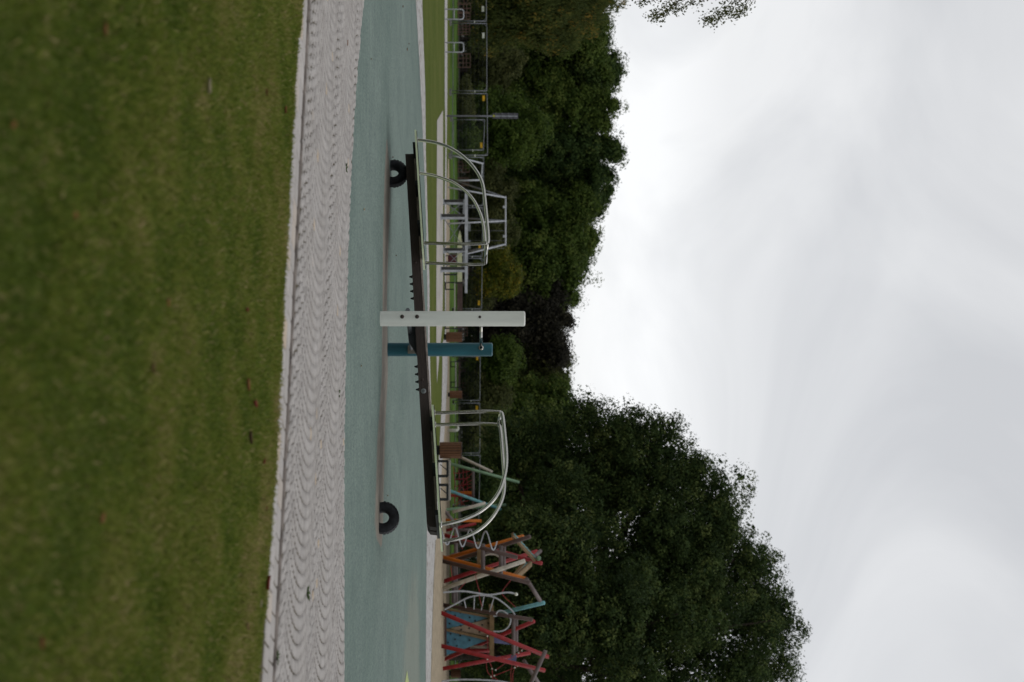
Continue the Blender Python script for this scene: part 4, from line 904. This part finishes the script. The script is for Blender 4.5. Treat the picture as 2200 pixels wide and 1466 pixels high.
tree('bush', 'olive bush just right of the conical green tree', 352, 118, 1085, 90, OLV, 8000, .20, 22, 'bush', .8, group=BG)
tree('bush', 'brownish bush behind the first swing legs', 408, 119, 1108, 90, OLV, 9000, .20, 23, 'bush', .2, group=BG)
tree('bush', 'brownish bush behind the right half of the swing frame', 490, 119, 1112, 110, OLV, 10000, .20, 24, 'bush', .2, group=BG)
tree('bush', 'yellowing bush left of the white post', 590, 112, 1118, 100, YLG, 15000, .19, 25, 'bush', 1.2, group=BG, gap=.2)
tree('bush', 'grey green bush at the foot of the yellowing bush', 640, 113, 1052, 80, OLV, 7000, .18, 26, 'bush', .1, group=BG)
tree('bush', 'fresh green bush right of the teal post', 775, 114, 1122, 110, BRG, 14000, .20, 27, 'bush', .3, group=BG)
tree('bush', 'small olive bush above the small slatted bin', 850, 113, 1098, 110, OLV, 10000, .20, 28, 'bush', .3, group=BG)
tree('bush', 'grey green bush behind the white standpipe', 918, 112, 1055, 100, OLV, 8000, .20, 29, 'bush', .1, group=BG)
tree('bush', 'dark bush behind the sage green leaning pole', 1030, 100, 1085, 150, DKG, 10000, .20, 30, 'bush', .0, group=BG)
tree('bush', 'dark bush behind the climbing tower', 1200, 98, 1110, 190, DKG, 12000, .20, 31, 'bush', .0, group=BG)
tree('bush', 'dark bush behind the climbing house', 1390, 98, 1120, 210, DKG, 12000, .20, 32, 'bush', .0, group=BG)
# thicket closing the wood
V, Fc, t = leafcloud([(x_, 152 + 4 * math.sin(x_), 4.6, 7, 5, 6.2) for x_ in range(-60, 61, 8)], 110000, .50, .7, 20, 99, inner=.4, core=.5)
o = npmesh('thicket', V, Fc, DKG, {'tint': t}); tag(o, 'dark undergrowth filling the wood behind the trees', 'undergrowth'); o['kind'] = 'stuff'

# unseen belt of trees added behind the photographer, darkening what the polished rails mirror
V, Fc, t = leafcloud([(75 * math.sin(a_), -75 * math.cos(a_) + 10, 8, 9, 9, 9) for a_ in np.linspace(-1.9, 1.9, 22)], 70000, .9, 1.4, 20, 98, inner=.3)
o = npmesh('added_tree_belt', V, Fc, DKG, {'tint': t}); tag(o, 'belt of dark trees added out of view for the rails to mirror', 'trees'); o['kind'] = 'stuff'

# great oak on the right
D = 76.0; s = F / D
r = thing('oak_tree', 'huge dark oak filling the right side behind the climbing frames', 'tree', (PX(1400, D), D, 0))
def lob(x, y, rx, ry, dd=0, dep=None): # photo-outline lobes given real depth: rx vertical extent, ry lateral extent
    p = at(x, y, D + dd); k = (D + dd) / F; return (p[0], p[1], p[2], ry * k, (dep or ry) * k, rx * k)
lobes = [lob(1330, 1400, 330, 400, 2, 380), lob(1500, 1400, 200, 230, 0), lob(1420, 1180, 190, 180, 0), lob(1330, 1030, 150, 150, 1), lob(1200, 980, 150, 120, 0), lob(1100, 960, 110, 90, 0),
         lob(1405, 938, 62, 50, -1), lob(1262, 905, 80, 52, 0), lob(1340, 935, 60, 45, 0), lob(1468, 1000, 62, 58, 0), lob(1530, 1065, 68, 50, 0), lob(1540, 1130, 75, 70, -1), lob(1600, 1230, 65, 70, 0), lob(1640, 1330, 70, 75, 0), lob(1665, 1440, 60, 80, 0), lob(1600, 1560, 150, 160, 0),
         lob(1180, 1250, 170, 170, -5), lob(1150, 1080, 130, 110, -3), lob(1300, 1300, 150, 120, -7), lob(1130, 1420, 150, 150, -6), lob(1400, 1440, 130, 110, -8), lob(1250, 1120, 90, 80, -5), lob(1480, 1280, 100, 90, -6)]
bl = boughs(lobes, 300, .75, 1.6, 77, inner=.15) + boughs(lobes[6:14], 120, .6, 1.2, 78, inner=.4) + boughs(lobes[:6], 130, 1.0, 1.8, 79, inner=.7) + boughs(lobes[2:4], 70, .8, 1.5, 80, inner=.8) + boughs(lobes[6:14], 110, .25, .6, 81, inner=-.22, flat=1.2) + boughs(lobes[:4], 60, .3, .6, 82, inner=-.12, flat=1.2) + lobes[:4]
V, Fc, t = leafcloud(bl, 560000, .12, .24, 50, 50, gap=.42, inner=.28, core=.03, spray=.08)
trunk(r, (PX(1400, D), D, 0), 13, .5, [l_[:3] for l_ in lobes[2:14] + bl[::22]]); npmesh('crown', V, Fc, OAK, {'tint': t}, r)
tree('young_tree', 'smaller leafy tree in front of the oak, above the climbing tower', 1165, 68, 1275, 150, OAK, 22000, .17, 51, z0=1.2, gap=.1, group='young trees before the oak')
tree('young_tree', 'smaller leafy tree in front of the oak, above the climbing house', 1330, 67, 1400, 190, OAK, 28000, .17, 52, z0=1.0, gap=.1, group='young trees before the oak')

# willow at the left edge, most of it outside the frame
D = 92.0
r = thing('willow_tree', 'willow with drooping yellowing foliage at the left edge behind the fence', 'tree', (PX(-70, D), D, 0))
def lobD(x, y, rx, ry, dd=0):
    p = at(x, y, D + dd); k = (D + dd) / F; return (p[0], p[1], p[2], ry * k, ry * k, rx * k)
lobes = [lobD(1180, -60, 160, 150), lobD(1250, -10, 85, 55, -1), lobD(1110, 40, 70, 55, -1), lobD(1190, 70, 60, 45, -2), lobD(1160, 20, 80, 60, -3), lobD(1080, 10, 45, 60, -2), lobD(1060, 70, 28, 40, -1)]
V, Fc, t = leafcloud(lobes, 90000, .17, .26, 40, 60, down=.22, inner=.3, core=.15); trunk(r, (PX(-70, D), D, 0), 9, .35, [l_[:3] for l_ in lobes]); npmesh('crown', V, Fc, WIL, {'tint': t}, r)

# birch whose hanging twigs enter at the upper left
D = 34.0; X0 = PX(-420, D)
r = thing('birch_tree', 'birch whose hanging leafy twigs enter at the upper left against the sky', 'tree', (X0, D, 0))
tips = []; tw = MB(); LV = []; TT = []; g_ = np.random.default_rng(5)
for x, y, x2, y2 in ((1440, -90, 1408, -4), (1470, -90, 1412, 30), (1480, -80, 1428, 36), (1490, -90, 1440, 22), (1520, -80, 1455, 12), (1530, -90, 1470, 20), (1560, -80, 1500, 8), (1580, -90, 1530, 40), (1600, -80, 1545, 42), (1610, -80, 1560, 34), (1620, -80, 1580, 26), (1605, -75, 1590, 32), (1610, -75, 1605, 26), (1420, -70, 1385, 2), (1500, -85, 1420, 34), (1590, -85, 1538, 46)):
    a = at(x, y, D + g_.uniform(-1, 1)); b = at(x2, y2, D + g_.uniform(-1, 1)); m_ = a * .5 + b * .5 + np.array([.1, 0, .22])
    P = smooth_path([a, m_, b, b + np.array([.03, 0, -.1])], 3); tips.append(a); tw.tube(P, .010, 5, .003)
    for k in range(170):
        q = np.array(P[int(g_.uniform(.05, 1) * (len(P) - 1))]) + g_.normal(0, .075, 3) + np.array([0, 0, -abs(g_.normal(0, .09))])
        t1 = g_.normal(size=3) * .6 + np.array([0, 0, -1]); t1 /= np.linalg.norm(t1); t2 = np.cross(t1, g_.normal(size=3)); t2 /= np.linalg.norm(t2); s_ = g_.uniform(.04, .08)
        LV += [q - t1 * s_ * .5, q + t2 * s_ * .33, q + t1 * s_ * .5, q - t2 * s_ * .33]; TT += [g_.uniform(.1, 1)] * 4
tb = tw.build('twigs', BARK, r); trunk(r, (X0, D, 0), 12, .22, tips + [(X0 - 2, D, 10), (X0 + 1, D + 2, 11)], BIRCHB)
V2, F2, T2 = leafcloud([(X0, D, 8.5, 2.6, 2.6, 3.4), (X0 + 1.3, D, 6.8, 1.6, 1.6, 1.6), (X0 - 1.5, D, 6, 2, 2, 2)], 16000, .08, .15, 20, 61, down=.2)
LV = np.array(LV); V = np.concatenate([LV, V2]); Fc = np.arange(len(V)).reshape(-1, 4); npmesh('crown', V, Fc, OLV, {'tint': np.concatenate([TT, T2])}, r)
